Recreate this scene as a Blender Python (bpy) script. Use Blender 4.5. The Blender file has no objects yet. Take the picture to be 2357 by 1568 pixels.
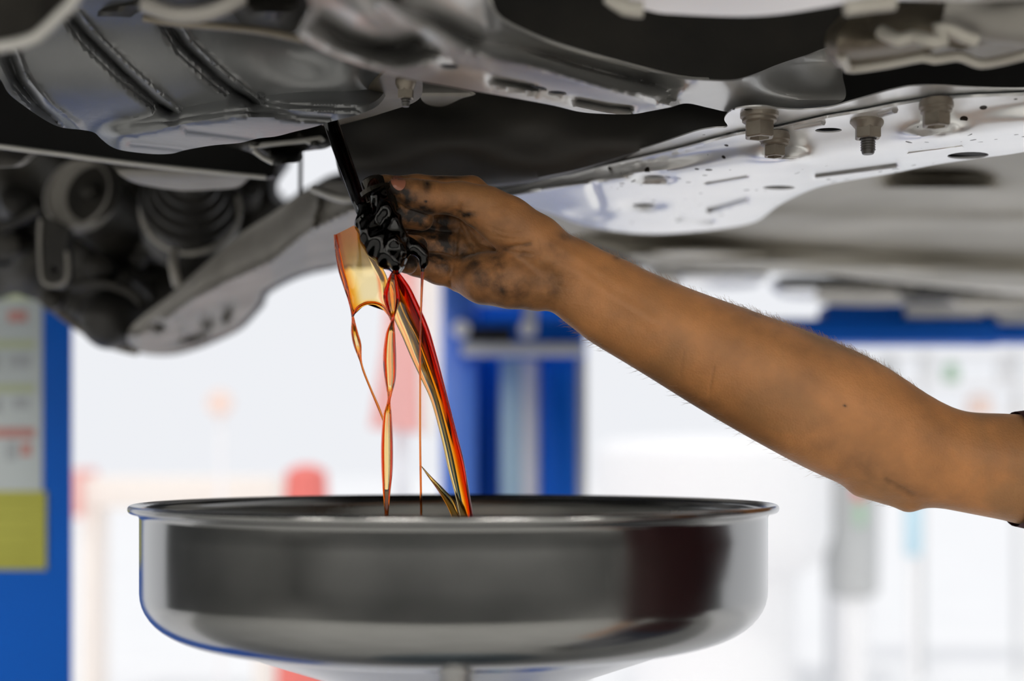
import bpy, bmesh, math, random
import numpy as np
from mathutils import Vector, Matrix
from mathutils.geometry import delaunay_2d_cdt

random.seed(7); rng = np.random.default_rng(7)
S = bpy.context.scene
COL = S.collection
F, CX, CY, CH = 3273.6, 1178.5, 1050.0, 1.40      # focal length in px, optical axis in px, camera height in m
FILL_LAMP = 85.         # watts per added fill lamp
Y0 = 0.95                                          # distance of the hand

# ------------------------------------------------------------------ camera, sky, sun, exposure
cd = bpy.data.cameras.new('camera'); cam = bpy.data.objects.new('camera', cd); COL.objects.link(cam)
cam.location = (0, 0, CH); cam.rotation_euler = (math.pi/2, 0, 0)
cd.sensor_width = 36; cd.lens = 50; cd.shift_y = (CY-784)/2357
cd.clip_start = 0.02; cd.clip_end = 200
cd.dof.use_dof = True; cd.dof.focus_distance = Y0-.01; cd.dof.aperture_fstop = 3.1
S.camera = cam

w = bpy.data.worlds.new('sky'); S.world = w; w.use_nodes = True
wb = w.node_tree.nodes['Background']; wb.inputs[0].default_value = (0.862, 0.878, 0.915, 1); wb.inputs[1].default_value = 1.0

sd = bpy.data.lights.new('sun', 'SUN'); sd.energy = 0.8; sd.angle = math.radians(8); sd.color = (1, .97, .92)
so = bpy.data.objects.new('sun', sd); COL.objects.link(so); so.rotation_euler = (math.radians(25), math.radians(-12), 0)

vs = S.view_settings; vs.view_transform = 'Standard'; vs.look = 'None'; vs.gamma = 1; vs.exposure = 0.0; vs.use_curve_mapping = False

# ------------------------------------------------------------------ helpers
def P(x, y, Y): return Vector(((x-CX)/F*Y, Y, CH+(CY-y)/F*Y))
def PA(x, y, Y):
    x, y = np.asarray(x, float), np.asarray(y, float); Y = np.broadcast_to(np.asarray(Y, float), x.shape)
    return np.stack([(x-CX)/F*Y, Y, CH+(CY-y)/F*Y], -1)
def HA(x, y, h): return PA(x, y, F*np.asarray(h, float)/(CY-np.asarray(y, float)))   # point on the sight line at height h over the camera

def nodes(name):
    m = bpy.data.materials.new(name); m.use_nodes = True
    nt = m.node_tree; return m, nt, nt.nodes['Principled BSDF']
def mat(name, c, rough=.5, metal=0., c2=None, scale=20., bump=0., bscale=60., spec=.5, coat=0., r2=None, detail=4, lo=.35, hi=.7):
    m, nt, b = nodes(name)
    b.inputs['Base Color'].default_value = (*c, 1); b.inputs['Roughness'].default_value = rough
    b.inputs['Metallic'].default_value = metal; b.inputs['Specular IOR Level'].default_value = spec
    b.inputs['Coat Weight'].default_value = coat
    L = nt.links.new
    tc = nt.nodes.new('ShaderNodeTexCoord')
    if c2 is not None:
        n = nt.nodes.new('ShaderNodeTexNoise'); n.inputs['Scale'].default_value = scale; n.inputs['Detail'].default_value = detail
        L(tc.outputs['Object'], n.inputs['Vector'])
        r = nt.nodes.new('ShaderNodeValToRGB'); r.color_ramp.elements[0].position = lo; r.color_ramp.elements[1].position = hi
        r.color_ramp.elements[0].color = (*c, 1); r.color_ramp.elements[1].color = (*c2, 1)
        L(n.outputs['Fac'], r.inputs['Fac']); L(r.outputs['Color'], b.inputs['Base Color'])
        if r2 is not None:
            mr = nt.nodes.new('ShaderNodeMapRange'); mr.inputs['To Min'].default_value = rough; mr.inputs['To Max'].default_value = r2
            mr.inputs['From Min'].default_value = lo; mr.inputs['From Max'].default_value = hi
            L(n.outputs['Fac'], mr.inputs['Value']); L(mr.outputs['Result'], b.inputs['Roughness'])
    if bump:
        n2 = nt.nodes.new('ShaderNodeTexNoise'); n2.inputs['Scale'].default_value = bscale; n2.inputs['Detail'].default_value = 5
        L(tc.outputs['Object'], n2.inputs['Vector'])
        bp = nt.nodes.new('ShaderNodeBump'); bp.inputs['Strength'].default_value = bump; bp.inputs['Distance'].default_value = .002
        L(n2.outputs['Fac'], bp.inputs['Height']); L(bp.outputs['Normal'], b.inputs['Normal'])
    return m

LOC = {}
def link(o, parent=None):
    COL.objects.link(o)
    if parent is not None:
        o.parent = parent
        if parent.name in LOC: o.matrix_parent_inverse = Matrix.Translation(-LOC[parent.name])
    return o
def tag(o, label=None, cat=None, group=None, kind=None):
    for k, v in (('label', label), ('category', cat), ('group', group), ('kind', kind)):
        if v: o[k] = v
    return o
def empty(name, loc, label, cat, group=None):
    o = bpy.data.objects.new(name, None); o.location = loc; o.empty_display_size = .05
    COL.objects.link(o); LOC[o.name] = Vector(loc); return tag(o, label, cat, group)
def mk(name, v, f, m, parent=None, ang=35, flat=False, fix=True):
    me = bpy.data.meshes.new(name); me.from_pydata([tuple(p) for p in v], [], [tuple(q) for q in f])
    if fix:
        bm = bmesh.new(); bm.from_mesh(me); bmesh.ops.recalc_face_normals(bm, faces=bm.faces); bm.to_mesh(me); bm.free()
    me.polygons.foreach_set('use_smooth', [not flat]*len(me.polygons))
    if not flat and ang: me.set_sharp_from_angle(angle=math.radians(ang))
    me.materials.append(m); o = bpy.data.objects.new(name, me); return link(o, parent)

def cr(pts, step, closed):
    """Catmull-Rom resample of points (any number of columns); spacing about `step` in the first two columns."""
    p = np.asarray(pts, float); n = len(p); out = []
    for i in range(n if closed else n-1):
        if closed: a, b, c, d = p[i-1], p[i], p[(i+1) % n], p[(i+2) % n]
        else: a, b, c, d = p[max(i-1, 0)], p[i], p[i+1], p[min(i+2, n-1)]
        k = max(1, int(np.ceil(np.linalg.norm((c-b)[:2])/step)))
        t = (np.arange(k)/k)[:, None]
        out.append(.5*((2*b)+(c-a)*t+(2*a-5*b+4*c-d)*t*t+(3*b-a-3*c+d)*t**3))
    if not closed: out.append(p[-1:])
    return np.concatenate(out)
def inside(px, py, poly):
    r = np.zeros(px.shape, bool); n = len(poly); j = n-1
    for i in range(n):
        xi, yi = poly[i]; xj, yj = poly[j]
        c = ((yi > py) != (yj > py)) & (px < (xj-xi)*(py-yi)/((yj-yi) or 1e-9)+xi)
        r ^= c; j = i
    return r
def pdist(x, y, poly):
    d = np.full(np.shape(x), 1e9)
    for (ax, ay), (bx, by) in zip(poly[:-1], poly[1:]):
        vx, vy = bx-ax, by-ay; t = np.clip(((x-ax)*vx+(y-ay)*vy)/(vx*vx+vy*vy+1e-9), 0, 1)
        d = np.minimum(d, np.hypot(x-ax-t*vx, y-ay-t*vy))
    return d
def groove(x, y, poly, wd): return np.exp(-(pdist(x, y, poly)/wd)**2)
def ell(x, y, cx, cy, rx, ry, a=0., p=2):
    c, s = math.cos(math.radians(a)), math.sin(math.radians(a)); u = ((x-cx)*c+(y-cy)*s)/rx; v = (-(x-cx)*s+(y-cy)*c)/ry
    return np.exp(-(u*u+v*v)**(p/2))
def sst(a, b, x): t = np.clip((x-a)/(b-a), 0, 1); return t*t*(3-2*t)
def lin(xs, ys): return lambda x: np.interp(x, xs, ys)
def ellipse(cx, cy, rx, ry, a=0, n=20):
    t = np.arange(n)/n*2*math.pi; c, s = math.cos(math.radians(a)), math.sin(math.radians(a))
    return np.stack([cx+rx*np.cos(t)*c-ry*np.sin(t)*s, cy+rx*np.cos(t)*s+ry*np.sin(t)*c], -1)

def sheet(name, outline, fn, m, parent, holes=(), sp=12., th=.003, dirn=(0, .2, 1), ang=40, smooth=True, closed_step=None, feats=()):
    """A pressed-metal piece: outline with holes, surface fn(x, y) -> world points, thickness th along dirn."""
    ol = cr(outline, closed_step or sp*.7, True) if smooth else np.asarray(outline, float)
    if not smooth:
        q = []
        for i in range(len(ol)):
            a, b = ol[i], ol[(i+1) % len(ol)]; k = max(1, int(np.hypot(*(b-a))/(sp*.8)))
            q += [a+(b-a)*j/k for j in range(k)]
        ol = np.array(q)
    loops = [ol]+[np.asarray(h, float) for h in holes]
    lo, hi = ol.min(0), ol.max(0)
    gx, gy = np.meshgrid(np.arange(lo[0], hi[0], sp), np.arange(lo[1], hi[1], sp)); gx[1::2] += sp/2
    gx, gy = gx.ravel(), gy.ravel()
    ok = inside(gx, gy, ol)
    for h in loops[1:]: ok &= ~inside(gx, gy, h)
    gx, gy = gx[ok], gy[ok]
    fp = []
    for poly, wd in feats:
        q = cr(poly, max(2.5, wd*.8), False); t = np.gradient(q, axis=0); t /= np.linalg.norm(t, axis=1, keepdims=True)+1e-9; nn = np.stack([-t[:, 1], t[:, 0]], -1)
        for k in ((-2, -1.2, -.6, 0, .6, 1.2, 2) if wd < 12.5 else np.arange(-2, 2.1, .4)): fp.append(q+nn*k*wd)
    if fp:
        fp = np.concatenate(fp); ok = inside(fp[:, 0], fp[:, 1], ol)
        for h in loops[1:]: ok &= ~inside(fp[:, 0], fp[:, 1], h)
        lb = np.concatenate(loops); fp = fp[ok]; fp = fp[np.min(np.hypot(fp[:, None, 0]-lb[None, :, 0], fp[:, None, 1]-lb[None, :, 1]), 1) > 1.5]
        if len(fp):
            _, ui = np.unique(np.round(fp/1.2), axis=0, return_index=True); fp = fp[ui]
    else: fp = np.zeros((0, 2))
    allb = np.concatenate(loops+[fp]); keep = np.ones(len(gx), bool)
    for i in range(0, len(gx), 4000):
        s = slice(i, i+4000)
        d = np.min(np.hypot(gx[s, None]-allb[None, :, 0], gy[s, None]-allb[None, :, 1]), 1); keep[s] = d > .45*sp
    pts = np.concatenate([allb, np.stack([gx[keep], gy[keep]], -1)])
    edges, k = [], 0
    for l in loops: edges += [(k+i, k+(i+1) % len(l)) for i in range(len(l))]; k += len(l)
    vv, _, ff, *_ = delaunay_2d_cdt([Vector(p) for p in pts], edges, [], 0, 1e-4)
    q = np.array([(v.x, v.y) for v in vv]); tri = np.array([f for f in ff if len(f) == 3])
    c = q[tri].mean(1); ok = inside(c[:, 0], c[:, 1], ol)
    for h in loops[1:]: ok &= ~inside(c[:, 0], c[:, 1], h)
    tri = tri[ok]; v = fn(q[:, 0], q[:, 1]); n = len(v)
    dv = np.array(dirn, float); dv /= np.linalg.norm(dv)
    faces = [tuple(t) for t in tri]+[tuple(t[::-1]+n) for t in tri]
    cnt = {}
    for t in tri:
        for a, b in ((t[0], t[1]), (t[1], t[2]), (t[2], t[0])): cnt[(a, b)] = 1
    faces += [(a, b, b+n, a+n)[::-1] for (a, b) in cnt if (b, a) not in cnt]
    used = np.zeros(2*n, bool); used[tri.ravel()] = 1; used[tri.ravel()+n] = 1
    idx = np.cumsum(used)-1; V = np.concatenate([v, v+dv*th])[used]
    return mk(name, V, [tuple(int(idx[i]) for i in f) for f in faces], m, parent, ang)

def loft(name, rings, m, parent, caps=True, ang=50, closed=False):
    rings = np.asarray(rings, float); a, b = rings.shape[:2]; f = []
    for i in range(a if closed else a-1):
        for j in range(b):
            i2 = (i+1) % a; f.append((i*b+j, i*b+(j+1) % b, i2*b+(j+1) % b, i2*b+j))
    if caps and not closed: f += [tuple(range(b)), tuple(range((a-1)*b, a*b))[::-1]]
    return mk(name, rings.reshape(-1, 3), f, m, parent, ang)
def lathe(name, prof, o, m, parent, axis=(0, 0, 1), n=32, ang=40, hexa=0):
    """prof: (radius, distance along axis)"""
    ax = Vector(axis).normalized(); u = ax.orthogonal().normalized(); w2 = ax.cross(u); o = Vector(o); R = []
    for r, z in prof:
        R.append([o+ax*z+(u*math.cos(2*math.pi*j/n)+w2*math.sin(2*math.pi*j/n))*r for j in range(n)])
    return loft(name, R, m, parent, True, ang)
def tube(name, pts, r, m, parent, n=12, step=None, caps=True):
    p = np.array([tuple(q) for q in pts], float)
    rr = np.full(len(p), r) if np.isscalar(r) else np.asarray(r, float)
    if step:
        q = cr3(np.column_stack([p, rr]), step); p, rr = q[:, :3], q[:, 3]
    R = []; u = None
    for i in range(len(p)):
        t = Vector(p[min(i+1, len(p)-1)]-p[max(i-1, 0)]).normalized()
        u = t.orthogonal().normalized() if u is None else (u-t*u.dot(t)).normalized()
        v = t.cross(u); R.append([Vector(p[i])+(u*math.cos(2*math.pi*j/n)+v*math.sin(2*math.pi*j/n))*rr[i] for j in range(n)])
    return loft(name, R, m, parent, caps)
def cr3(p, step):
    out = []; n = len(p)
    for i in range(n-1):
        a, b, c, d = p[max(i-1, 0)], p[i], p[i+1], p[min(i+2, n-1)]
        k = max(1, int(np.ceil(np.linalg.norm((c-b)[:3])/step))); t = (np.arange(k)/k)[:, None]
        out.append(.5*((2*b)+(c-a)*t+(2*a-5*b+4*c-d)*t*t+(3*b-a-3*c+d)*t**3))
    out.append(p[-1:]); return np.concatenate(out)
def box(name, lo, hi, m, parent=None, bev=.004):
    bm = bmesh.new(); bmesh.ops.create_cube(bm, size=1)
    lo, hi = Vector(lo), Vector(hi); s = hi-lo
    for v in bm.verts: v.co = Vector((v.co.x*s.x, v.co.y*s.y, v.co.z*s.z))+(lo+hi)/2
    if bev: bmesh.ops.bevel(bm, geom=bm.edges[:], offset=min(bev, min(s)*.3), segments=2, affect='EDGES', profile=.5)
    me = bpy.data.meshes.new(name); bm.to_mesh(me); bm.free()
    me.polygons.foreach_set('use_smooth', [True]*len(me.polygons)); me.set_sharp_from_angle(angle=math.radians(30))
    me.materials.append(m); return link(bpy.data.objects.new(name, me), parent)
def pbox(name, x0, y0, x1, y1, Y, depth, m, parent=None, bev=.006):
    a, b = P(x0, y1, Y), P(x1, y0, Y); return box(name, (a.x, Y, a.z), (b.x, Y+depth, b.z), m, parent, bev)

# ---- implicit surfaces (smooth unions of tapered capsules), meshed with surface nets
def rcone(p, a, b, ra, rb):
    ba = b-a; l2 = ba@ba+1e-12; t = np.clip(((p-a)@ba)/l2, 0, 1)
    return np.linalg.norm(p-a-t[..., None]*ba, axis=-1)-(ra+(rb-ra)*t)
def field(groups, kg):
    """groups: list of (k, [(a, b, ra, rb, squash)])"""
    def f(p):
        tot = None; fl = p.reshape(-1, 3); lo_, hi_ = fl.min(0), fl.max(0); cen = (lo_+hi_)/2; rad = np.linalg.norm(hi_-lo_)/2
        far = [[rcone(cen, a, b, ra, rb)*min(1, ky) for a, b, ra, rb, ky in prims] for k, prims in groups]; best = min(min(q) for q in far)
        for (k, prims), fd in zip(groups, far):
            acc = 0.; keep = [pr for pr, q in zip(prims, fd) if q < best+2*rad+.02]
            if not keep: continue
            for a, b, ra, rb, ky in keep:
                q = p
                if ky != 1:
                    q = p.copy(); yc = (a[1]+b[1])/2; q[..., 1] = yc+(p[..., 1]-yc)/ky
                acc = acc+np.exp(-np.clip(rcone(q, a, b, ra, rb)/k, -60, 60))
            d = -k*np.log(acc+1e-26)
            if tot is None: tot = d
            else:
                h = np.clip(.5+.5*(d-tot)/kg, 0, 1); tot = d*(1-h)+tot*h-kg*h*(1-h)
        return tot
    return f
def surface_nets(f, lo, hi, res, B=24, slack=.006):
    lo = np.asarray(lo, float); n = np.ceil((np.asarray(hi)-lo)/res).astype(int)+2
    nb = (n+B-1)//B; N1, N2 = n[1]+B+4, n[2]+B+4
    gid = lambda i, j, k: ((i+2)*N1+(j+2))*N2+(k+2)
    ids, vs_, quads = [], [], []
    ctr = np.array([[i, j, k] for i in range(nb[0]) for j in range(nb[1]) for k in range(nb[2])])
    dc = f(lo+(ctr*B+B/2)*res); act = ctr[np.abs(dc) < B*res*.9+slack]
    ar = np.arange(B+1)
    for b in act:
        base = b*B; I, J, K = np.meshgrid(ar, ar, ar, indexing='ij')
        g = np.stack([I, J, K], -1)+base; v = f(lo+g*res); s = v < 0
        if s.all() or not s.any(): continue
        acc = np.zeros((B, B, B, 3)); cnt = np.zeros((B, B, B))
        for ax in range(3):
            o1, o2 = [a for a in range(3) if a != ax]
            for d1 in (0, 1):
                for d2 in (0, 1):
                    sl = [slice(0, B)]*3; sl[o1] = slice(d1, B+d1); sl[o2] = slice(d2, B+d2); s0 = tuple(sl)
                    sl[ax] = slice(1, B+1); s1 = tuple(sl)
                    m_ = s[s0] != s[s1]; t = np.where(m_, v[s0]/np.where(m_, v[s0]-v[s1], 1), 0)
                    off = np.zeros((B, B, B, 3)); off[..., ax] = t; off[..., o1] = d1; off[..., o2] = d2
                    acc += off*m_[..., None]; cnt += m_
        c = np.argwhere(cnt > 0)
        if len(c):
            ci = tuple(c.T); pos = lo+(c+base+acc[ci]/cnt[ci][:, None])*res
            cc = c+base; ids.append(gid(cc[:, 0], cc[:, 1], cc[:, 2])); vs_.append(pos)
        for ax in range(3):
            o1, o2 = (ax+1) % 3, (ax+2) % 3
            sl = [slice(0, B)]*3; s0 = tuple(sl); sl[ax] = slice(1, B+1); s1 = tuple(sl)
            m_ = s[s0] != s[s1]; e = np.argwhere(m_)
            if not len(e): continue
            flip = s[s0][tuple(e.T)]; e = e+base; q = []
            for d1, d2 in ((0, 0), (-1, 0), (-1, -1), (0, -1)):
                t = e.copy(); t[:, o1] += d1; t[:, o2] += d2; q.append(gid(t[:, 0], t[:, 1], t[:, 2]))
            q = np.stack(q, -1); q[~flip] = q[~flip][:, ::-1]; quads.append(q)
    ids = np.concatenate(ids); V = np.concatenate(vs_); Q = np.concatenate(quads)
    o = np.argsort(ids); ids, V = ids[o], V[o]; ix = np.searchsorted(ids, Q); ix = np.clip(ix, 0, len(ids)-1)
    good = (ids[ix] == Q).all(1); return V, ix[good]
def vnormals(V, Q):
    n = np.cross(V[Q[:, 2]]-V[Q[:, 0]], V[Q[:, 3]]-V[Q[:, 1]]); out = np.zeros_like(V)
    for i in range(4): np.add.at(out, Q[:, i], n)
    return out/(np.linalg.norm(out, axis=1, keepdims=True)+1e-12)
def relax(V, Q, it=2, a=.5):
    for _ in range(it):
        s = np.zeros_like(V); c = np.zeros(len(V))
        for i in range(4):
            for j in (1, 3): np.add.at(s, Q[:, i], V[Q[:, (i+j) % 4]]); np.add.at(c, Q[:, i], 1)
        V = V*(1-a)+a*s/np.maximum(c, 1)[:, None]
    return V
def mk_np(name, V, Q, m, parent, attrs=None):
    me = bpy.data.meshes.new(name); nv, nq = len(V), len(Q)
    me.vertices.add(nv); me.vertices.foreach_set('co', V.astype(np.float32).ravel())
    me.loops.add(nq*4); me.loops.foreach_set('vertex_index', Q.astype(np.int32).ravel())
    me.polygons.add(nq); me.polygons.foreach_set('loop_start', np.arange(0, nq*4, 4, dtype=np.int32))
    me.update(); me.validate()
    me.polygons.foreach_set('use_smooth', np.ones(len(me.polygons), bool))
    for k, a in (attrs or {}).items():
        at = me.attributes.new(k, 'FLOAT', 'POINT'); at.data.foreach_set('value', a.astype(np.float32))
    me.materials.append(m); return link(bpy.data.objects.new(name, me), parent)
def prim(x1, y1, d1, r1, x2, y2, d2, r2, ky=1.):
    s = Y0/F
    return (np.array(P(x1, y1, Y0+d1/1000)), np.array(P(x2, y2, Y0+d2/1000)), r1*s, r2*s, ky)
def chain(pts, ky=1.): return [prim(*a, *b, ky) for a, b in zip(pts[:-1], pts[1:])]
def to_px(V): return CX+V[:, 0]/V[:, 1]*F, CY-(V[:, 2]-CH)/V[:, 1]*F

# ------------------------------------------------------------------ materials
M = {}
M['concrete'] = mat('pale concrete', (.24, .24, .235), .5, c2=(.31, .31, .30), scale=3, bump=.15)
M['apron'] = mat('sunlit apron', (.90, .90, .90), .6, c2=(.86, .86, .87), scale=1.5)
M['wall'] = mat('workshop wall', (.70, .70, .68), .8, c2=(.76, .76, .74), scale=.7)
M['ceil'] = mat('workshop ceiling', (.5, .5, .49), .8)
M['bay_dark'] = mat('shade-black panel', (.006, .006, .006), .7, c2=(.012, .012, .011), scale=12, spec=.2)  # near-black so the gaps between parts read as deep shade
M['sump'] = mat('grey sump paint', (.15, .155, .16), .34, .65, c2=(.29, .295, .30), scale=7, bump=.12, bscale=150, r2=.46)
M['arm_metal'] = mat('worn grey steel', (.54, .54, .535), .33, .75, c2=(.74, .735, .72), scale=10, bump=.12, bscale=120, r2=.46)
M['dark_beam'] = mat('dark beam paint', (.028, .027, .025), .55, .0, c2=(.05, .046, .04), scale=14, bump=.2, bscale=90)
M['black_metal'] = mat('black steel', (.008, .008, .008), .45, c2=(.014, .014, .013), scale=10)
M['cast'] = mat('dirty casting', (.018, .017, .015), .5, .2, c2=(.05, .046, .039), scale=18, bump=.4, bscale=60)
M['cast_light'] = mat('grey casting', (.28, .265, .24), .5, .2, c2=(.42, .40, .37), scale=16, bump=.3, bscale=70)
M['lip'] = mat('bright edge steel', (.50, .49, .46), .42, .3, c2=(.62, .61, .58), scale=25)  # lighter tone along rims and lips
M['rubber'] = mat('black rubber', (.02, .019, .018), .45, c2=(.035, .033, .03), scale=30)
M['bolt'] = mat('zinc bolt', (.20, .17, .135), .42, .5, c2=(.30, .265, .22), scale=60, bump=.1, bscale=300)
M['thread'] = mat('dark thread', (.10, .095, .09), .4, .5)
M['underbody'] = mat('beige underseal', (.38, .36, .315), .55, c2=(.54, .515, .46), scale=5, bump=.2, bscale=25)
M['sill'] = mat('pale sill paint', (.80, .77, .71), .45, .3)
M['shield'] = mat('aluminium heat shield', (.93, .93, .93), .35, .7)
M['bush'] = mat('brown steel', (.15, .125, .09), .42, .4, c2=(.24, .21, .165), scale=25, bump=.2)
M['bush_lip'] = mat('beige steel lip', (.50, .475, .42), .4, .2, c2=(.62, .595, .53), scale=20)
M['blue'] = mat('blue lift paint', (.0, .13, .68), .45, c2=(.0, .118, .62), scale=4, spec=.2)
M['blue_sunlit'] = mat('sunlit blue paint', (.10, .26, .86), .4)  # lit copy of the blue lift paint, sunlight put into the colour
M['paper'] = mat('notice paper', (.60, .67, .70), .7, c2=(.66, .72, .75), scale=6)
M['paper_green'] = mat('pale green print', (.55, .62, .42), .7)
M['paper_red'] = mat('red print', (.62, .30, .28), .7)
M['paper_grey'] = mat('grey print', (.46, .50, .54), .7)
M['yellow'] = mat('yellow notice', (.52, .52, .085), .6, c2=(.47, .47, .07), scale=8)
M['yellow_line'] = mat('darker yellow print', (.40, .40, .06), .6)
M['bin'] = mat('grey bin plastic', (.52, .53, .53), .5)
M['white'] = mat('white paint', (.93, .93, .94), .5)
M['pale_blue'] = mat('pale blue plastic', (.55, .78, .90), .4)
M['pale_grey'] = mat('pale grey paint', (.68, .69, .70), .5)
M['red_soft'] = mat('overexposed red paint', (.85, .20, .17), .5)  # lightened red, the yard's overexposure put into the colour
M['pink_soft'] = mat('overexposed red cloth', (.92, .48, .44), .7)  # red washed to pink, overexposure put into the colour
M['peach'] = mat('peach plastic', (.93, .74, .66), .6)
M['green_soft'] = mat('soft green', (.40, .60, .42), .6)
M['cream'] = mat('cream', (.93, .86, .80), .6)
M['steel'] = mat('polished pan steel', (.27, .272, .27), .14, 1., c2=(.32, .322, .32), scale=6, r2=.24)
M['pole'] = mat('chrome pole', (.62, .62, .62), .16, 1.)
M['drum'] = mat('grey drum paint', (.12, .15, .17), .4)
M['nail'] = mat('thumb nail', (.40, .15, .09), .3, spec=.5, coat=.2)
M['shirt'] = mat('red work shirt', (.055, .006, .008), .8, c2=(.045, .005, .007), scale=120, bump=.3, bscale=400)
M['trouser'] = mat('dark blue trousers', (.03, .04, .075), .85, c2=(.04, .05, .09), scale=60)
M['hair'] = mat('black hair', (.012, .01, .009), .5)
M['hair_fine'] = mat('fine arm hair', (.45, .30, .20), .35)
M['plug'] = mat('oily plug', (.03, .026, .02), .2, .6)
M['shoe'] = mat('black shoe', (.02, .02, .02), .4)

# plate: bright galvanised steel with rust specks
m, nt, b = nodes('galvanised plate'); L = nt.links.new
tc = nt.nodes.new('ShaderNodeTexCoord')
n = nt.nodes.new('ShaderNodeTexNoise'); n.inputs['Scale'].default_value = 14; n.inputs['Detail'].default_value = 6; L(tc.outputs['Object'], n.inputs['Vector'])
r = nt.nodes.new('ShaderNodeValToRGB'); r.color_ramp.elements[0].color = (.92, .925, .93, 1); r.color_ramp.elements[1].color = (.99, .99, .99, 1)
r.color_ramp.elements[0].position = .35; r.color_ramp.elements[1].position = .6; L(n.outputs['Fac'], r.inputs['Fac'])
vo = nt.nodes.new('ShaderNodeTexVoronoi'); vo.inputs['Scale'].default_value = 120; vo.inputs['Randomness'].default_value = 1; L(tc.outputs['Object'], vo.inputs['Vector'])
ms = nt.nodes.new('ShaderNodeTexNoise'); ms.inputs['Scale'].default_value = 22; L(tc.outputs['Object'], ms.inputs['Vector'])
sep = nt.nodes.new('ShaderNodeSeparateColor'); L(vo.outputs['Color'], sep.inputs['Color'])
def math_(op, a, bb=None, clamp=False):
    q = nt.nodes.new('ShaderNodeMath'); q.operation = op; q.use_clamp = clamp
    for i, x_ in enumerate((a, bb)):
        if x_ is None: continue
        if isinstance(x_, (int, float)): q.inputs[i].default_value = x_
        else: L(x_, q.inputs[i])
    return q.outputs[0]
sz = math_('MULTIPLY', math_('POWER', sep.outputs['Red'], 4.), .34)
dot = math_('MULTIPLY', math_('LESS_THAN', vo.outputs['Distance'], sz), math_('GREATER_THAN', ms.outputs['Fac'], .5))
mx = nt.nodes.new('ShaderNodeMix'); mx.data_type = 'RGBA'; L(dot, mx.inputs[0]); L(r.outputs['Color'], mx.inputs[6]); mx.inputs[7].default_value = (.03, .024, .018, 1)
L(mx.outputs[2], b.inputs['Base Color']); b.inputs['Metallic'].default_value = .7; b.inputs['Roughness'].default_value = .33
M['plate'] = m

# skin: dirt attribute + blotches
m, nt, b = nodes('oil-stained skin'); L = nt.links.new
tc = nt.nodes.new('ShaderNodeTexCoord'); at = nt.nodes.new('ShaderNodeAttribute'); at.attribute_name = 'dirt'
n = nt.nodes.new('ShaderNodeTexNoise'); n.inputs['Scale'].default_value = 28; n.inputs['Detail'].default_value = 6; L(tc.outputs['Object'], n.inputs['Vector'])
r = nt.nodes.new('ShaderNodeValToRGB'); r.color_ramp.elements[0].color = (.46, .21, .08, 1); r.color_ramp.elements[1].color = (.74, .325, .115, 1)
r.color_ramp.elements[0].position = .3; r.color_ramp.elements[1].position = .7; L(n.outputs['Fac'], r.inputs['Fac'])
n5 = nt.nodes.new('ShaderNodeTexNoise'); n5.inputs['Scale'].default_value = 11; n5.inputs['Detail'].default_value = 5; n5.inputs['Distortion'].default_value = 1.2; L(tc.outputs['Object'], n5.inputs['Vector'])
r5 = nt.nodes.new('ShaderNodeMapRange'); r5.inputs['From Min'].default_value = .48; r5.inputs['From Max'].default_value = .68; r5.inputs['To Max'].default_value = .55; L(n5.outputs['Fac'], r5.inputs['Value'])
mo = nt.nodes.new('ShaderNodeMix'); mo.data_type = 'RGBA'; L(r5.outputs['Result'], mo.inputs[0]); L(r.outputs['Color'], mo.inputs[6]); mo.inputs[7].default_value = (.34, .19, .085, 1)
n3 = nt.nodes.new('ShaderNodeTexNoise'); n3.inputs['Scale'].default_value = 95; n3.inputs['Detail'].default_value = 7; L(tc.outputs['Object'], n3.inputs['Vector'])
dd = math_('MULTIPLY', at.outputs['Fac'], math_('MULTIPLY', math_('SUBTRACT', n3.outputs['Fac'], .14), 3.1), True)
mx = nt.nodes.new('ShaderNodeMix'); mx.data_type = 'RGBA'; L(dd, mx.inputs[0]); L(mo.outputs[2], mx.inputs[6]); mx.inputs[7].default_value = (.022, .013, .009, 1)
L(mx.outputs[2], b.inputs['Base Color']); b.inputs['Roughness'].default_value = .5
b.inputs['Sheen Weight'].default_value = .30; b.inputs['Sheen Roughness'].default_value = .35; b.inputs['Sheen Tint'].default_value = (1, .9, .8, 1)
b.inputs['Subsurface Weight'].default_value = .10; b.inputs['Subsurface Radius'].default_value = (1, .35, .15); b.inputs['Subsurface Scale'].default_value = .004
vo = nt.nodes.new('ShaderNodeTexVoronoi'); vo.inputs['Scale'].default_value = 650; L(tc.outputs['Object'], vo.inputs['Vector'])
n4 = nt.nodes.new('ShaderNodeTexNoise'); n4.inputs['Scale'].default_value = 180; n4.inputs['Detail'].default_value = 6; L(tc.outputs['Object'], n4.inputs['Vector'])
bp = nt.nodes.new('ShaderNodeBump'); bp.inputs['Strength'].default_value = .35; bp.inputs['Distance'].default_value = .0012
L(math_('ADD', math_('MULTIPLY', vo.outputs['Distance'], .35), n4.outputs['Fac']), bp.inputs['Height']); L(bp.outputs['Normal'], b.inputs['Normal'])
M['skin'] = m

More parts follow.
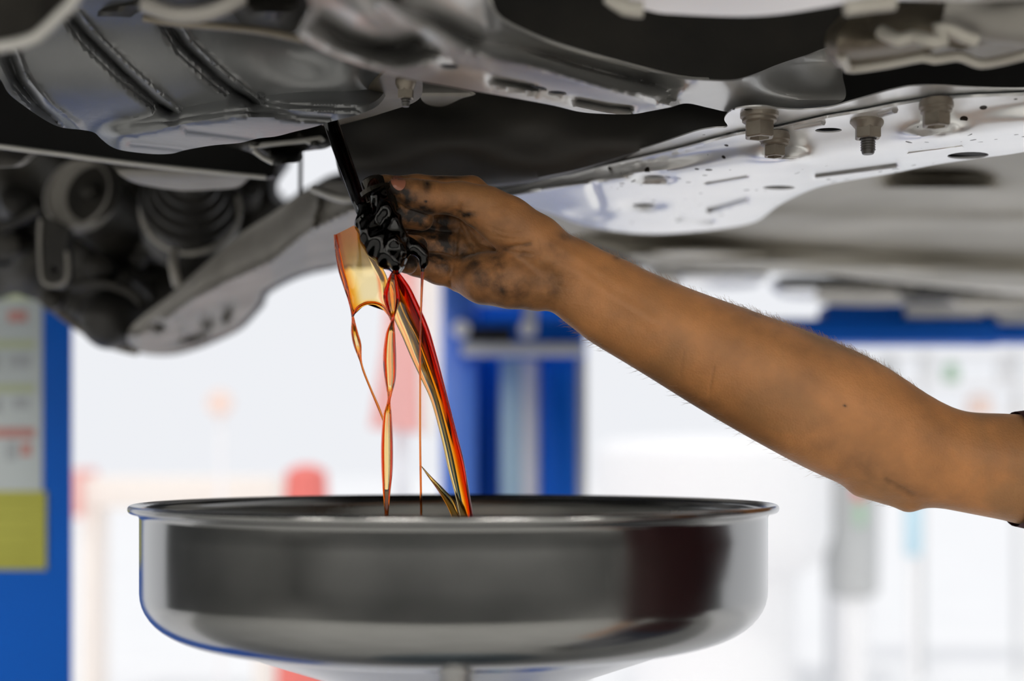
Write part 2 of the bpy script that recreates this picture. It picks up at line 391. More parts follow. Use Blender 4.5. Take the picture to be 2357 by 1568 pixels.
# used engine oil: clear amber liquid that absorbs with depth
def oil_mat(name, sig):
    m = bpy.data.materials.new(name); m.use_nodes = True; nt = m.node_tree; nt.nodes.clear()
    out = nt.nodes.new('ShaderNodeOutputMaterial'); g = nt.nodes.new('ShaderNodeBsdfGlass'); g.inputs['IOR'].default_value = 1.45; g.inputs['Roughness'].default_value = 0
    va = nt.nodes.new('ShaderNodeVolumeAbsorption'); den = max(sig)
    va.inputs['Color'].default_value = (*[1-s/den for s in sig], 1); va.inputs['Density'].default_value = den
    nt.links.new(g.outputs[0], out.inputs['Surface']); nt.links.new(va.outputs[0], out.inputs['Volume']); return m
M['oil'] = oil_mat('amber engine oil', (120, 1150, 4200))
M['oil_dark'] = oil_mat('dark engine oil', (700, 1500, 2600))

# ------------------------------------------------------------------ the workshop
def struct(o): o['kind'] = 'structure'; return o
struct(box('floor', (-7, -4.2, -.1), (7, 1.9, 0), M['concrete'], bev=0))
tag(struct(box('floor_apron', (-60, 1.9, -.12), (60, 90, 0), M['apron'], bev=0)))
struct(box('wall_back', (-7, -4.2, 0), (7, -4.0, 3.9), M['wall'], bev=0))
M['added_dado'] = mat('dark dado paint', (.045, .047, .046), .6, c2=(.075, .077, .075), scale=.9)  # dark lower wall added out of view to darken the pan's reflection
struct(box('added_trim_1', (-6.85, -4.0, 0), (6.85, -3.97, 1.25), M['added_dado'], bev=0)); struct(box('added_trim_2', (-6.85, -3.97, 0), (-6.82, 4.6, 1.25), M['added_dado'], bev=0)); struct(box('added_trim_3', (6.82, -3.97, 0), (6.85, 3.2, 1.25), M['added_dado'], bev=0))
struct(box('ceiling', (-7, -4.2, 3.9), (7, 2.0, 4.05), M['ceil'], bev=0))
struct(box('wall_left', (-7, -4.0, 0), (-6.85, 4.6, 3.9), M['wall'], bev=0)); struct(box('wall_right', (6.85, -4.0, 0), (7, 3.2, 3.9), M['wall'], bev=0))

# fill lamps added under the ceiling, behind the camera, to light the arm
M['lamp'] = mat('fill lamp glow', (.9, .9, .9), .5); _b = M['lamp'].node_tree.nodes['Principled BSDF']
_b.inputs['Emission Color'].default_value = (1, .97, .92, 1); _b.inputs['Emission Strength'].default_value = 6
for i, x_ in enumerate((-4.2, -1.4, 1.4, 4.2)):
    for j, y_ in enumerate((-3.0, -1.0)):
        t = empty('ceiling_fill_lamp', (x_, y_, 3.9), 'added white fill lamp under the workshop ceiling, %s, %s' % (('far left', 'left of centre', 'right of centre', 'far right')[i], ('back row', 'front row')[j]), 'lamp', 'added fill lamps under the ceiling')
        box('fill_housing', (x_-.75, y_-.09, 3.84), (x_+.75, y_+.09, 3.899), M['white'], t, .01)
        box('fill_diffuser', (x_-.72, y_-.07, 3.81), (x_+.72, y_+.07, 3.84), M['lamp'], t, .01)
        ld = bpy.data.lights.new('fill_area', 'AREA'); ld.shape = 'RECTANGLE'; ld.size = 1.4; ld.size_y = .14; ld.energy = FILL_LAMP; ld.color = (1, .96, .90)
        lo_ = bpy.data.objects.new('fill_area', ld); link(lo_, t); lo_.location = (x_, y_, 3.80)

# ------------------------------------------------------------------ the car overhead
car = empty('car', (.1, 1.6, CH+.5), 'underside of a raised car, grey steel and dark castings, above the outstretched arm', 'car')
def part(o, label=None):
    if label: o['label'] = label
    return o

# floor pan and engine bay roof: close the car off from the sky
z = CH+.43
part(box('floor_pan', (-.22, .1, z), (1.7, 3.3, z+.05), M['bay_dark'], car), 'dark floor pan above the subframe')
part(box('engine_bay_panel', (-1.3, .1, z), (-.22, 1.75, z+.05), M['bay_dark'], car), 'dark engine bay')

part(box('sky_block_panel', (-.62, 1.75, z), (-.42, 2.9, z+.05), M['bay_dark'], car))  # unseen strip added to block sky light from the transaxle
# oil sump ------------------------------------------------
sump_ol = [(-60, 120), (-30, 160), (0, 182), (21, 216), (64, 250), (106, 278), (140, 293), (187, 299), (216, 305), (233, 320), (255, 337), (280, 346), (322, 352),
           (365, 355), (399, 353), (429, 345), (488, 335), (552, 329), (594, 319), (636, 314), (679, 303), (721, 293), (755, 282), (785, 274), (827, 263), (866, 246),
           (887, 221), (898, 187), (893, 150), (860, 110), (780, 60), (650, 10), (400, -20), (150, -20), (-40, 40)]
SUMP_R = [[(180, 30), (215, 75), (300, 160), (410, 255)], [(400, 40), (440, 100), (520, 175), (600, 235)], [(30, 100), (60, 180), (110, 240), (175, 288)]]
SUMP_L = [(200, 300), (300, 292), (420, 268), (560, 245), (700, 240), (900, 236)]
SUMP_F = [([(a-9, b_+5) for a, b_ in q], 13) for q in SUMP_R]+[(SUMP_L, 9), ([(300, 330), (440, 345)], 5), ([(430, 298), (590, 318)], 5), ([(640, 262), (690, 268), (760, 272)], 6)]
def sump_fn(x, y):
    t = np.clip((y-0)/(330.), 0, 1.1)
    h = .265-.046*sst(-.08, .96, t)
    h = h+.010*sst(.86, 1.1, t)*0
    # long ribs running down the body, each a shallow step
    for q in SUMP_R:
        h = h-.0018*groove(x, y, q, 8)+.0052*groove(x, y, [(a-17, b_+10) for a, b_ in q], 13)
    # lower sump step: drops on the far side of a diagonal line
    line = lin([200, 300, 420, 560, 700, 900], [300, 292, 268, 245, 240, 236])(x)
    h = h-.0088*sst(line-26, line+30, y)*sst(200, 280, x)
    h = h+.0014*groove(x, y, [(300, 330), (440, 345)], 7)+.0016*groove(x, y, [(430, 298), (590, 318)], 8)+.002*groove(x, y, [(590, 252), (690, 268), (760, 272)], 9)
    h = h+.007*ell(x, y, 700, 110, 130, 80, 25)                       # shallow hollow
    h = h+.016*np.clip((x-770)/130., 0, 1)**2*sst(300, 170, y)
    return HA(x, y, h)
sump = part(sheet('oil_sump', sump_ol, sump_fn, M['sump'], car, sp=8, th=.004, dirn=(0, .05, 1), feats=SUMP_F), 'ribbed grey oil sump')
fl = [(880, 172), (905, 166), (935, 167), (958, 174), (971, 187), (973, 203), (969, 222), (955, 235), (930, 245), (895, 256), (850, 270), (800, 283), (770, 289), (740, 285), (800, 255)]
part(sheet('sump_flange', fl, lambda x, y: HA(x, y, .236), M['bush'], car, sp=9, th=.0025), 'thin flange at the end of the sump')
def bolt(name, x, y, h, rf, rh, hh, parent, fl2=True, stud=0, cup=True):
    Y = F*h/(CY-y); c = P(x, y, Y); s = Y/F; rf, rh, hh = rf*s, rh*s, hh*s
    o = bpy.data.objects.new(name, None); 
    pr = [(rf*.9, .003), (rf, .0005), (rf, -.0022), (rf*.93, -.0030)]
    if fl2: pr += [(rf*.90, -.0032), (rf*.90, -.0050), (rf*.80, -.0058)]
    pr += [(rh*1.02, -.0062)]
    b_ = lathe(name, pr, c, M['bolt'], parent, n=28)
    z0 = -.0055; hx = []
    for r_, zz in ((rh*1.12, z0), (rh*1.12, z0-hh*.92), (rh*1.0, z0-hh), (rh*.78, z0-hh), (rh*.66, z0-hh+.0025), (0.0002, z0-hh+.003)):
        hx.append([c+Vector((math.cos(j*math.pi/3+.4)*r_, math.sin(j*math.pi/3+.4)*r_, zz)) for j in range(6)])
    hd = loft('bolt_head', hx, M['bolt'], b_, True, 20)
    if stud:
        pr = []; zz = z0-hh+.003; k = 0
        while zz > z0-hh-stud*s*.75:
            pr += [(rh*.56, zz), (rh*.62, zz-.0006), (rh*.56, zz-.0012)]; zz -= .0016
        pr += [(rh*.52, zz), (rh*.52, z0-hh-stud*s), (rh*.44, z0-hh-stud*s-.001)]
        lathe('bolt_thread', pr, c, M['thread'], b_, n=20)
    return b_
bolt('bolt', 934, 186, .236, 24, 17, 22, car, fl2=False, stud=14)

# gearbox casing pieces at the top left, close to the lens
part(sheet('bell_housing', [(-60, -60), (170, -60), (172, 0), (140, 35), (100, 72), (88, 88), (40, 104), (-60, 122)], lambda x, y: PA(x, y, .62+.0003*(120-y)), M['cast'], car, sp=14, th=.05, dirn=(0, .3, 1)), 'dark gearbox corner')
tube('housing_rim', [P(185, -30, .61), P(168, 5, .612), P(135, 38, .615), P(97, 74, .62), P(60, 95, .62), (P(-50, 117, .62))], .0025, M['lip'], car, step=.006)
def gb(x, y):
    h = .27+.012*np.sin(x/55.)*np.sin(y/30.)-.02*ell(x, y, 430, 5, 110, 28)-.02*ell(x, y, 640, 30, 60, 40)
    return HA(x, y, h)
part(sheet('gearbox_casing', [(120, -70), (760, -70), (760, 40), (700, 92), (600, 70), (480, 62), (380, 52), (300, 40), (200, 40), (130, 60)], gb, M['cast'], car, sp=14, th=.03), 'grimy gearbox casing')
tube('gasket_rail', [P(330, 42, .78), P(420, 55, .78), P(520, 62, .77), P(620, 74, .75), P(700, 92, .74)], .0022, M['bush'], car, step=.01)
tube('casing_lip', [P(330, 8, .70), P(390, 30, .70), (P(450, 34, .70)), P(510, 18, .70), P(560, -10, .70)], .004, M['cast_light'], car, step=.008)

# stamped arm from the top to the subframe ------------------------------------------------
top_e = [(1118, -50), (1125, 5), (1149, 45), (1229, 85), (1318, 116), (1430, 147), (1563, 180), (1630, 186), (1691, 186), (1740, 172), (1789, 152), (1850, 132), (1925, 112)]
low_e = [(1940, 180), (1940, 232), (1850, 247), (1760, 248), (1720, 252), (1679, 258), (1630, 248), (1581, 238), (1541, 247), (1496, 256), (1452, 263), (1385, 262), (1332, 257), (1274, 243),
         (1185, 226), (1078, 207), (971, 188), (917, 176), (850, 158), (761, 125), (695, 86), (690, 70), (715, 20), (740, -50)]
ARM_R = [(880, -30), (960, 30), (1080, 88), (1230, 122), (1400, 172), (1540, 208)]
POCK = [(738, 48), (797, 90), (860, 108), (905, 110), (955, 92)]
PRIM = [(690, 80), (760, 120), (850, 150), (920, 163), (985, 148), (1040, 118), (1000, 70), (930, 0)]
def arm_fn(x, y):
    h = lin([690, 900, 1250, 1700, 1940], [.195, .206, .217, .226, .238])(x)
    te = lin([p[0] for p in top_e], [p[1] for p in top_e])(x); le = lin([p[0] for p in low_e[::-1]][2:], [p[1] for p in low_e[::-1]][2:])(x)
    t = np.clip((y-te)/(le-te+1e-6), 0, 1); fade = sst(1620, 1480, x)
    s = sst(950, 1150, x)*fade
    h = h+s*(.016*sst(.45, .0, t)-.004*np.exp(-((t-.55)/.16)**2)+.004*np.exp(-((t-.78)/.09)**2))
    # deep pocket with a raised middle at the near end
    h = h+.018*groove(x, y, POCK, 22)-.007*groove(x, y, PRIM, 16)-.006*ell(x, y, 850, 40, 60, 30, 20)
    ridge = ARM_R
    h = h+fade*.015*groove(x, y, ridge, 20)-fade*.010*groove(x, y, [(a+4, b_+36) for a, b_ in ridge], 16)
    h = h+.008*groove(x, y, [(1140, 186), (1180, 192), (1225, 200)], 10)+.006*groove(x, y, [(1330, 232), (1400, 246), (1450, 250)], 9)
    h = h+.006*groove(x, y, [(930, 130), (990, 120), (1040, 132)], 14)
    h = h+.045*sst(1600, 1900, x)*sst(250, 120, y)
    return HA(x, y, h)
holesB = [ellipse(1033, 154, 22, 7, 4), ellipse(1240, 203, 20, 5, 10), ellipse(1283, 214, 22, 5, 4)]
armB = part(sheet('stamped_crossmember', top_e+low_e, arm_fn, M['arm_metal'], car, holes=holesB, sp=8, th=.001, dirn=(0, .15, 1), feats=[(POCK, 12), (PRIM, 10), (ARM_R, 12), ([(a+4, b_+36) for a, b_ in ARM_R], 12), ([(1140, 186), (1180, 192), (1225, 200)], 7), ([(1330, 232), (1400, 246), (1450, 250)], 7)]), 'pressed steel crossmember with holes and a curved edge')
tube('crossmember_edge', [P(x, y-2, F*(float(lin([690, 900, 1250, 1700, 1940], [.195, .206, .217, .226, .238])(x))+.018)/(CY-y)) for x, y in top_e[1:8]], .0016, M['lip'], armB, step=.01)
def wall_fn(x, y):
    return PA(x, y, 1.02+.00006*np.abs(y-200)+.012*ell(x, y, 1250, 60, 500, 40))
part(sheet('void_sheet', [(1095, -60), (2500, -60), (2500, 240), (1900, 240), (1700, 230), (1560, 200), (1300, 150), (1150, 100)], lambda x, y: PA(x, y, 1.10+0*x), M['bay_dark'], car, sp=40, th=.01, dirn=(0, 1, 0)), 'black sheet filling the shaded gap in the engine bay')  # black sheet standing in for the shade between crossmember and plate
def curved(x, y): return PA(x, y, .98+.05*((x-1500)/500.)**2-.00012*(y-100))
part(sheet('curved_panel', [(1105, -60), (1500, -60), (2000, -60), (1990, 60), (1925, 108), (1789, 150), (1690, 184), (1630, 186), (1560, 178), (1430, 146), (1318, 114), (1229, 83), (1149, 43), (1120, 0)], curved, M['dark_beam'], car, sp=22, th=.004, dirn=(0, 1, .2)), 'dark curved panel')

# dark beam across the middle ------------------------------------------------
def beam_fn(x, y): return PA(x, y, 1.03+.02*((y-330)/90.)**2+.004*np.sin(x/60.)*np.sin(y/23.))
beam = part(sheet('dark_beam', [(760, 250), (930, 180), (1330, 225), (1580, 225), (1700, 240), (1690, 292), (1600, 308), (1500, 338), (1350, 384), (1260, 404), (1180, 418), (1000, 432), (880, 438), (810, 436), (790, 420), (775, 380), (768, 320)],
      beam_fn, M['dark_beam'], car, sp=14, th=.03, dirn=(0, 1, .1)), 'dark steel beam behind the hand')
part(sheet('mount_stub', [(965, 190), (1090, 212), (1060, 226), (1020, 243), (985, 240), (968, 225)], lambda x, y: PA(x, y, .99+.02*((y-215)/25.)**2), M['cast_light'], car, sp=8, th=.01, dirn=(0, 1, .2)))

# bright subframe plate with bolts ------------------------------------------------
c_top = [(1100, 440), (1180, 420), (1260, 402), (1350, 380), (1440, 355), (1520, 330), (1600, 303), (1640, 295), (1674, 292), (1667, 276), (1674, 262), (1690, 252), (1720, 246), (1760, 245),
         (1790, 250), (1850, 253), (1910, 247), (1950, 236), (2000, 222), (2050, 208), (2100, 199), (2160, 198), (2250, 203), (2357, 205), (2560, 200)]
c_bot = [(2560, 310), (2357, 350), (2250, 365), (2150, 380), (2050, 400), (1960, 415), (1900, 427), (1860, 440), (1820, 458), (1790, 475), (1767, 492), (1750, 505), (1725, 515), (1680, 524),
         (1620, 532), (1540, 538), (1470, 538), (1400, 530), (1330, 515), (1260, 490), (1180, 470), (1100, 470)]
seam = [(1100, 452), (1180, 430), (1300, 402), (1420, 373), (1560, 340), (1640, 318), (1700, 303), (1790, 290), (1900, 265), (1990, 250), (2060, 236), (2150, 222), (2250, 216), (2357, 212), (2560, 205)]
CREST = [(1100, 455), (1250, 432), (1450, 408), (1650, 388), (1850, 365), (2000, 345), (2150, 325), (2357, 288), (2560, 260)]
crest = lin(*zip(*CREST))
seam_y = lin([p[0] for p in seam], [p[1] for p in seam])
bot_y = lin([p[0] for p in c_bot[::-1]], [p[1] for p in c_bot[::-1]])
def plate_fn(x, y):
    sy, cy, by = seam_y(x), crest(x), bot_y(x)
    h = .2215-.0035*sst(sy-2, sy+5, y)-.0125*sst(sy+6, cy+8, y)+.006*sst(cy+5, np.maximum(by, cy+40), y)
    h = h+.0030*np.exp(-((y-sy-1)/3.5)**2)
    h = h-.0065*ell(x, y, 1815, 372, 55, 22, 0, 2)-.0065*ell(x, y, 2152, 316, 62, 22, -3, 2)
    for cx, cy2, rx, ry in ((1506, 410, 48, 12), (1485, 471, 52, 12), (1350, 495, 55, 13)): h = h+.004*ell(x, y, cx, cy2, rx, ry, 0, 4)
    h = h+.005*groove(x, y, [(1880, 402), (2060, 378)], 6)+.005*groove(x, y, [(1632, 482), (1715, 458)], 7)+.002*groove(x, y, [(1625, 421), (1718, 405)], 3.5)
    h = h+.002*groove(x, y, [(2091, 350), (2214, 334)], 3)+.003*groove(x, y, [(1365, 432), (1380, 470)], 9)+.003*groove(x, y, [(1560, 500), (1640, 508)], 6)
    h = h+.004*np.exp(-((by-y)/5.)**2)
    h = h-.0016*ell(x, y, 1748, 255, 70, 16, 0, 6)
    return HA(x, y, h)
holesC = [ellipse(1907, 300, 31, 5.5, -1), ellipse(2228, 358, 48, 8, -2), ellipse(1793, 432, 37, 4.5, 0), ellipse(1506, 408, 24, 4.5), ellipse(1482, 473, 27, 4.5), ellipse(2126, 278, 8, 2)]
plate = part(sheet('subframe_plate', c_top+c_bot, plate_fn, M['plate'], car, holes=holesC, sp=7, th=.0009, dirn=(0, .05, 1), closed_step=5, feats=[(seam, 4), (CREST, 7), ([(1875, 402), (2065, 378)], 4), ([(1625, 484), (1722, 456)], 4), ([(1625, 421), (1718, 405)], 3), ([(2091, 350), (2214, 334)], 2.5)]), 'bright steel subframe plate with bolts and oval holes')
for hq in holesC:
    cc = hq.mean(0); sheet('hole_shadow_cup', cc+(hq-cc)*1.3, lambda x, y: plate_fn(x, y)+np.array([0, .001, .0022]), M['bay_dark'], plate, sp=9, th=.002, smooth=False)  # dark backing added above each hole so it looks shaded
bolt('bolt', 1748, 262, .2195, 44, 32, 36, plate)
bolt('bolt', 1783, 316, .2140, 35, 23, 26, plate)
bolt('bolt', 1998, 274, .2180, 41, 28, 26, plate, fl2=False, stud=32)
bolt('bolt', 2155, 240, .2160, 39, 29, 31, plate)
for q in ([(1832, 293), (1850, 289), (1872, 285), (1895, 280)], [(2025, 262), (2045, 257), (2060, 252)]):
    tube('weld_bead', [P(x, y, F*.2175/(CY-y)) for x, y in q], .0026, M['arm_metal'], plate, step=.004, n=8)

# heat shield and exhaust hanger at the top right
part(sheet('heat_shield', [(1380, -90), (2500, -90), (2500, 0), (2357, 2), (2200, 4), (2050, 0), (1960, 6), (1900, 16), (1800, 32), (1700, 38), (1560, 33), (1500, 26), (1440, 0)], lambda x, y: HA(x, y, .222+.012*sst(-60, 30, y)*0-.004*np.sin(x/140.)), M['shield'], car, sp=16, th=.004), 'pale heat shield close to the lens')
tube('shield_bolt_boss', [P(1400, -10, .70), P(1440, 18, .70), P(1480, 22, .70)], .004, M['bush_lip'], car, step=.006)
hang = [(1927, 103), (1932, 73), (1947, 54), (1970, 28), (2022, 13), (2120, 8), (2250, 0), (2357, -10), (2480, -20), (2480, 100), (2357, 129), (2302, 142), (2259, 148), (2233, 140), (2205, 131), (2151, 138), (2123, 133), (2044, 148), (1962, 159), (1949, 153), (1934, 133)]
def hang_fn(x, y):
    yc = 90-.12*(x-1930); v = (y-yc)/75.
    return PA(x, y, 0.730+.05*v*v+.02*ell(x, y, 1995, 50, 30, 30)+.006*np.sin(x/26.)*sst(2080, 2200, x))
hg = part(sheet('exhaust_hanger', hang, hang_fn, M['bush'], car, sp=10, th=.03, dirn=(0, 1, .3)), 'rusty brown exhaust hanger with pale rim')
tube('hanger_rim', [P(1936, 128, 0.745), P(1948, 150, 0.760), P(1964, 157, 0.765), P(2044, 146, 0.765), P(2123, 131, 0.760), P(2151, 136, 0.760), P(2205, 129, 0.760), P(2233, 138, 0.760), P(2259, 146, 0.760), P(2302, 140, 0.760), P(2357, 127, 0.760), P(2470, 100, 0.760)], .0028, M['bush_lip'], hg, step=.006)
tube('hanger_band', [P(2028, 74, 0.730), P(2045, 82, 0.725), P(2070, 92, 0.720), P(2100, 84, 0.720), P(2135, 92, 0.715), P(2170, 96, 0.715), P(2160, 62, 0.715), P(2190, 68, 0.715), P(2220, 84, 0.715), P(2250, 94, 0.715)], .0034, M['bush_lip'], hg, step=.006)
tube('hanger_pipe', [P(2190, 20, 0.730), P(2300, 42, 0.720), P(2480, 60, 0.710)], .012, M['cast_light'], hg, step=.02)
tube('hanger_strap', [P(1945, 20, 0.670), P(2000, 12, 0.670), P(2060, 6, 0.670)], .0035, M['bush_lip'], hg, step=.01)

# black beam under the sump, with bright lower edge
part(sheet('black_beam', [(-60, 120), (250, 250), (620, 250), (645, 340), (636, 380), (629, 395), (614, 409), (481, 395), (370, 384), (259, 371), (148, 356), (0, 337), (-60, 330)], lambda x, y: PA(x, y, 1.16+0*x+.0001*(400-y)), M['black_metal'], car, sp=24, th=.02, dirn=(0, 1, .1)), 'black beam under the sump')
tube('beam_lip', [P(x, y, 1.155) for x, y in ((-60, 329), (0, 337), (148, 356), (259, 371), (370, 384), (481, 395), (612, 408))], .0021, M['lip'], car, step=.03, n=8)
def br_fn(x, y): return PA(x, y, 1.19+.03*((y-390)/40.)**2)
part(sheet('beam_bracket', [(255, 366), (266, 391), (281, 406), (314, 422), (370, 433), (425, 439), (481, 437), (536, 432), (562, 413), (565, 400), (481, 390), (370, 378)], br_fn, M['cast_light'], car, sp=9, th=.02, dirn=(0, 1, .2)), 'pale bracket below the black beam')
part(sheet('beam_bracket', [(-60, 328), (62, 345), (58, 362), (40, 378), (15, 384), (-60, 380)], br_fn, M['cast_light'], car, sp=9, th=.02, dirn=(0, 1, .2)))
part(sheet('mount_bracket', [(518, 330), (560, 346), (577, 352), (606, 369), (629, 381), (660, 376), (688, 372), (690, 352), (720, 346), (752, 341), (780, 320), (760, 280), (640, 300)], lambda x, y: PA(x, y, 1.10+.02*np.sin(x/22.)*np.sin(y/14.)), M['cast'], car, sp=8, th=.02, dirn=(0, 1, .3)), 'small dark mounting bracket')
for a in ([(575, 338), (620, 332), (680, 326), (740, 318)], [(585, 346), (605, 362), (628, 374)], [(700, 322), (722, 332), (745, 318)]):
    tube('bracket_rib', [P(x, y, 1.085) for x, y in a], .0022, M['lip'], car, step=.01, n=8)
tube('brake_pipe', [P(692, 335, 1.3), P(692, 380, 1.3), P(691, 445, 1.3)], .0019, M['black_metal'], car, n=8)

# dark transaxle block behind, with the two gaps left open
back_ol = [(-90, 300), (300, 330), (630, 330), (620, 405), (627, 457), (647, 467), (666, 458), (688, 441), (717, 427), (770, 400), (850, 400), (850, 560), (773, 600), (703, 616), (651, 634), (599, 664), (590, 688), (570, 712), (534, 748), (481, 775), (425, 797),
           (370, 810), (314, 809), (259, 795), (207, 770), (148, 730), (92, 689), (55, 683), (30, 672), (0, 665), (-90, 650)]
def back_fn(x, y):
    return PA(x, y, 1.66+.14*((np.hypot((x-330)/520., np.maximum(y-600, 0)/230.)))**2-.05*ell(x, y, 250, 730, 90, 60)-.03*ell(x, y, 60, 560, 50, 60)+.015*np.sin(x/31.)*np.sin(y/27.))
part(sheet('transaxle', back_ol, back_fn, M['cast'], car, holes=[[(-30, 602), (28, 597), (30, 605), (15, 615), (-30, 622)]], sp=14, th=.06, dirn=(0, 1, 0)), 'dark greasy transaxle housing')
# starter motor
c = P(182, 448, 1.56); s = 1.56/F
st = lathe('starter_motor', [(72*s, .0), (84*s, .004), (88*s, .014), (84*s, .02), (80*s, .12)], c, M['cast'], car, axis=(.25, 1, -.25), n=40)
lathe('starter_rim', [(76*s, -.002), (80*s, -.006), (86*s, -.004), (89*s, .004), (86*s, .012), (78*s, .006)], c, M['cast_light'], st, axis=(.25, 1, -.25), n=40)
lathe('starter_cap', [(10*s, -.014), (18*s, -.012), (20*s, 0), (70*s, .001)], P(215, 445, 1.55), M['cast'], st, axis=(.25, 1, -.25), n=24)
part(sheet('starter_bracket', [(92, 500), (152, 520), (155, 560), (155, 600), (157, 630), (150, 650), (125, 660), (100, 650), (92, 630), (92, 600), (90, 550)], lambda x, y: PA(x, y, 1.50+0*x), M['cast'], car, holes=[ellipse(128, 622, 10, 12)], sp=10, th=.02, dirn=(0, 1, 0)), 'starter bracket leg')
tube('bracket_rim', [P(x, y, 1.498) for x, y in ((93, 505), (91, 560), (93, 610), (98, 645), (120, 658), (148, 650), (156, 625), (154, 580))], .0022, M['cast_light'], car, step=.01, n=8)
# rubber boot of the drive shaft
c = P(438, 470, 1.50); s = 1.50/F; pr = []
for i in range(5):
    rr = (115-16*i)*s; pr += [(rr*.86, .012*i), (rr, .012*i+.004), (rr*.97, .012*i+.008)]
pr = [(r_, -z_) for r_, z_ in pr]
pr += [(30*s, -.07), (28*s, -.16)]
pr = [(60*s, .06), (115*s, .05)]+pr
lathe('drive_shaft_boot', pr, c, M['rubber'], car, axis=(-.22, 1, -.42), n=48)
tube('boot_clamp', [P(438+112*math.cos(a), 482+100*math.sin(a), 1.50) for a in np.linspace(-.3, 3.5, 24)], .0035, M['cast_light'], car, n=8)
tube('brake_hose', [P(405, 575, 1.46), P(398, 600, 1.45), P(402, 630, 1.45), P(408, 655, 1.46)], .005, M['cast_light'], car, step=.006, n=10)
c = P(255, 735, 1.62); s = 1.62/F
lathe('ball_joint_boot', [(20*s, -.04), (48*s, -.032), (66*s, -.012), (70*s, .01), (60*s, .05)], c, M['rubber'], car, axis=(.1, 1, .3), n=32)
for x, y, rr in ((235, 620, 30), (300, 655, 22), (345, 575, 24), (120, 690, 26), (320, 600, 18), (40, 470, 40), (30, 560, 30), (575, 440, 26)):
    lathe('casting_boss', [(rr*.5*s, -.022), (rr*.9*s, -.018), (rr*s, -.008), (rr*1.05*s, .04)], P(x, y, 1.62), M['cast'], car, axis=(random.uniform(-.3, .3), 1, random.uniform(-.2, .3)), n=20)
tube('casting_rib', [P(0, 520, 1.6), P(50, 505, 1.59), P(95, 480, 1.58)], .006, M['cast'], car, step=.01)
tube('casting_rib', [P(165, 660, 1.6), P(230, 650, 1.59), P(300, 672, 1.58), P(330, 700, 1.57)], .006, M['cast'], car, step=.01)
tube('housing_edge', [P(92, 689, 1.66), P(148, 731, 1.66), P(207, 772, 1.66), P(259, 797, 1.66), P(314, 811, 1.64)], .004, M['bush'], car, step=.02)

# lower control arm
ca_ol = [(870, 408), (800, 418), (752, 424), (722, 432), (690, 446), (629, 489), (555, 537), (481, 600), (425, 650), (388, 683), (333, 724), (296, 762), (298, 792), (330, 811), (370, 814), (425, 801), (481, 779), (536, 753), (573, 716), (592, 690), (599, 668), (651, 639), (703, 620), (773, 607), (870, 590)]
fl_line = [(860, 470), (800, 490), (740, 520), (703, 538), (629, 600), (518, 652), (444, 690), (380, 735), (320, 775)]
def ca_fn(x, y):
    Y = 1.24+.00062*(800-x)
    fy = np.interp(x, [p[0] for p in fl_line[::-1]], [p[1] for p in fl_line[::-1]])
    dd_ = y-fy
    Y = Y+np.where(dd_ < 0, .0, 2*.0011*dd_)-.012*np.exp(-(dd_/10.)**2)+.02*sst(-20, -100, dd_)
    Y = Y+.05*ell(x, y, 362, 750, 20, 13, -20, 4)+.05*ell(x, y, 474, 735, 18, 24, 0, 4)+.05*ell(x, y, 522, 715, 14, 26, 15, 4)+.04*ell(x, y, 440, 775, 40, 9, -15, 4)-.02*ell(x, y, 400, 740, 22, 12)-.02*ell(x, y, 420, 765, 26, 8)
    Y = Y-.02*np.exp(-((x-735+.25*(y-450))/7.)**2)*sst(430, 470, y)*sst(560, 520, y)
    return PA(x, y, Y)
part(sheet('control_arm', ca_ol, ca_fn, M['cast_light'], car, sp=8, th=.02, dirn=(0, 1, .1)), 'grey lower control arm with cast pockets')
tube('arm_bush_rim', [P(722, 434, 1.235), P(750, 446, 1.225), P(790, 458, 1.22), P(830, 456, 1.22)], .004, M['lip'], car, step=.01)

# underbody further back on the right
def ub_fn(x, y):
    k = (x-1280)/1077.
    y1 = 520+70*k*.6; y2 = 588+62*k; y3 = y2+32
    h = .285-.004*np.sin(x/90.)-.010*sst(y1, y2-6, y)-.022*sst(y1+20, y2-2, y)+.03*sst(y3, y3+30, y)
    h = h+.016*ell(x, y, 2160, 400, 120, 30, 0, 4)-.010*ell(x, y, 2170, 430, 150, 16, 0, 4)-.008*groove(x, y, [(1330, 480), (1600, 490), (1900, 500), (2357, 505)], 14)
    return HA(x, y, h)
part(sheet('underbody_panel', [(1200, 430), (1500, 380), (1900, 350), (2560, 250), (2560, 690), (2357, 668), (2200, 660), (2000, 640), (1800, 628), (1650, 620), (1500, 610), (1400, 575), (1250, 520)], ub_fn, M['underbody'], car, sp=14, th=.01), 'beige underbody panel and sill')
for x0, x1, ya, yb, mm in ((1500, 1660, 600, 645, 'underbody'), (1560, 1760, 612, 652, 'shield'), (1790, 1990, 640, 678, 'shield'), (1880, 2100, 640, 692, 'underbody'), (2060, 2240, 655, 686, 'cast'), (2200, 2400, 662, 712, 'underbody'), (2310, 2560, 660, 705, 'shield')):
    part(sheet('sill_bracket', [(x0, ya), ((x0+x1)/2, ya-4), (x1, ya+6), (x1+10, (ya+yb)/2), (x1-16, yb), ((x0+x1)/2, yb+3), (x0+22, yb-5)], lambda x, y: PA(x, y, 2.5+.05*((y-(ya+yb)/2)/25.)**2), M[mm], car, sp=14, th=.06, dirn=(0, 1, 0)))

part(sheet('sill_flange', [(1470, 588), (1600, 582), (1800, 594), (2000, 612), (2200, 630), (2357, 644), (2560, 660), (2560, 694), (2357, 678), (2200, 664), (2000, 643), (1800, 622), (1620, 612), (1500, 612)], lambda x, y: HA(x, y, .262-.00000*x-.0001*(x-1470)*.05), M['sill'], car, sp=16, th=.004), 'pale sill flange along the car side')

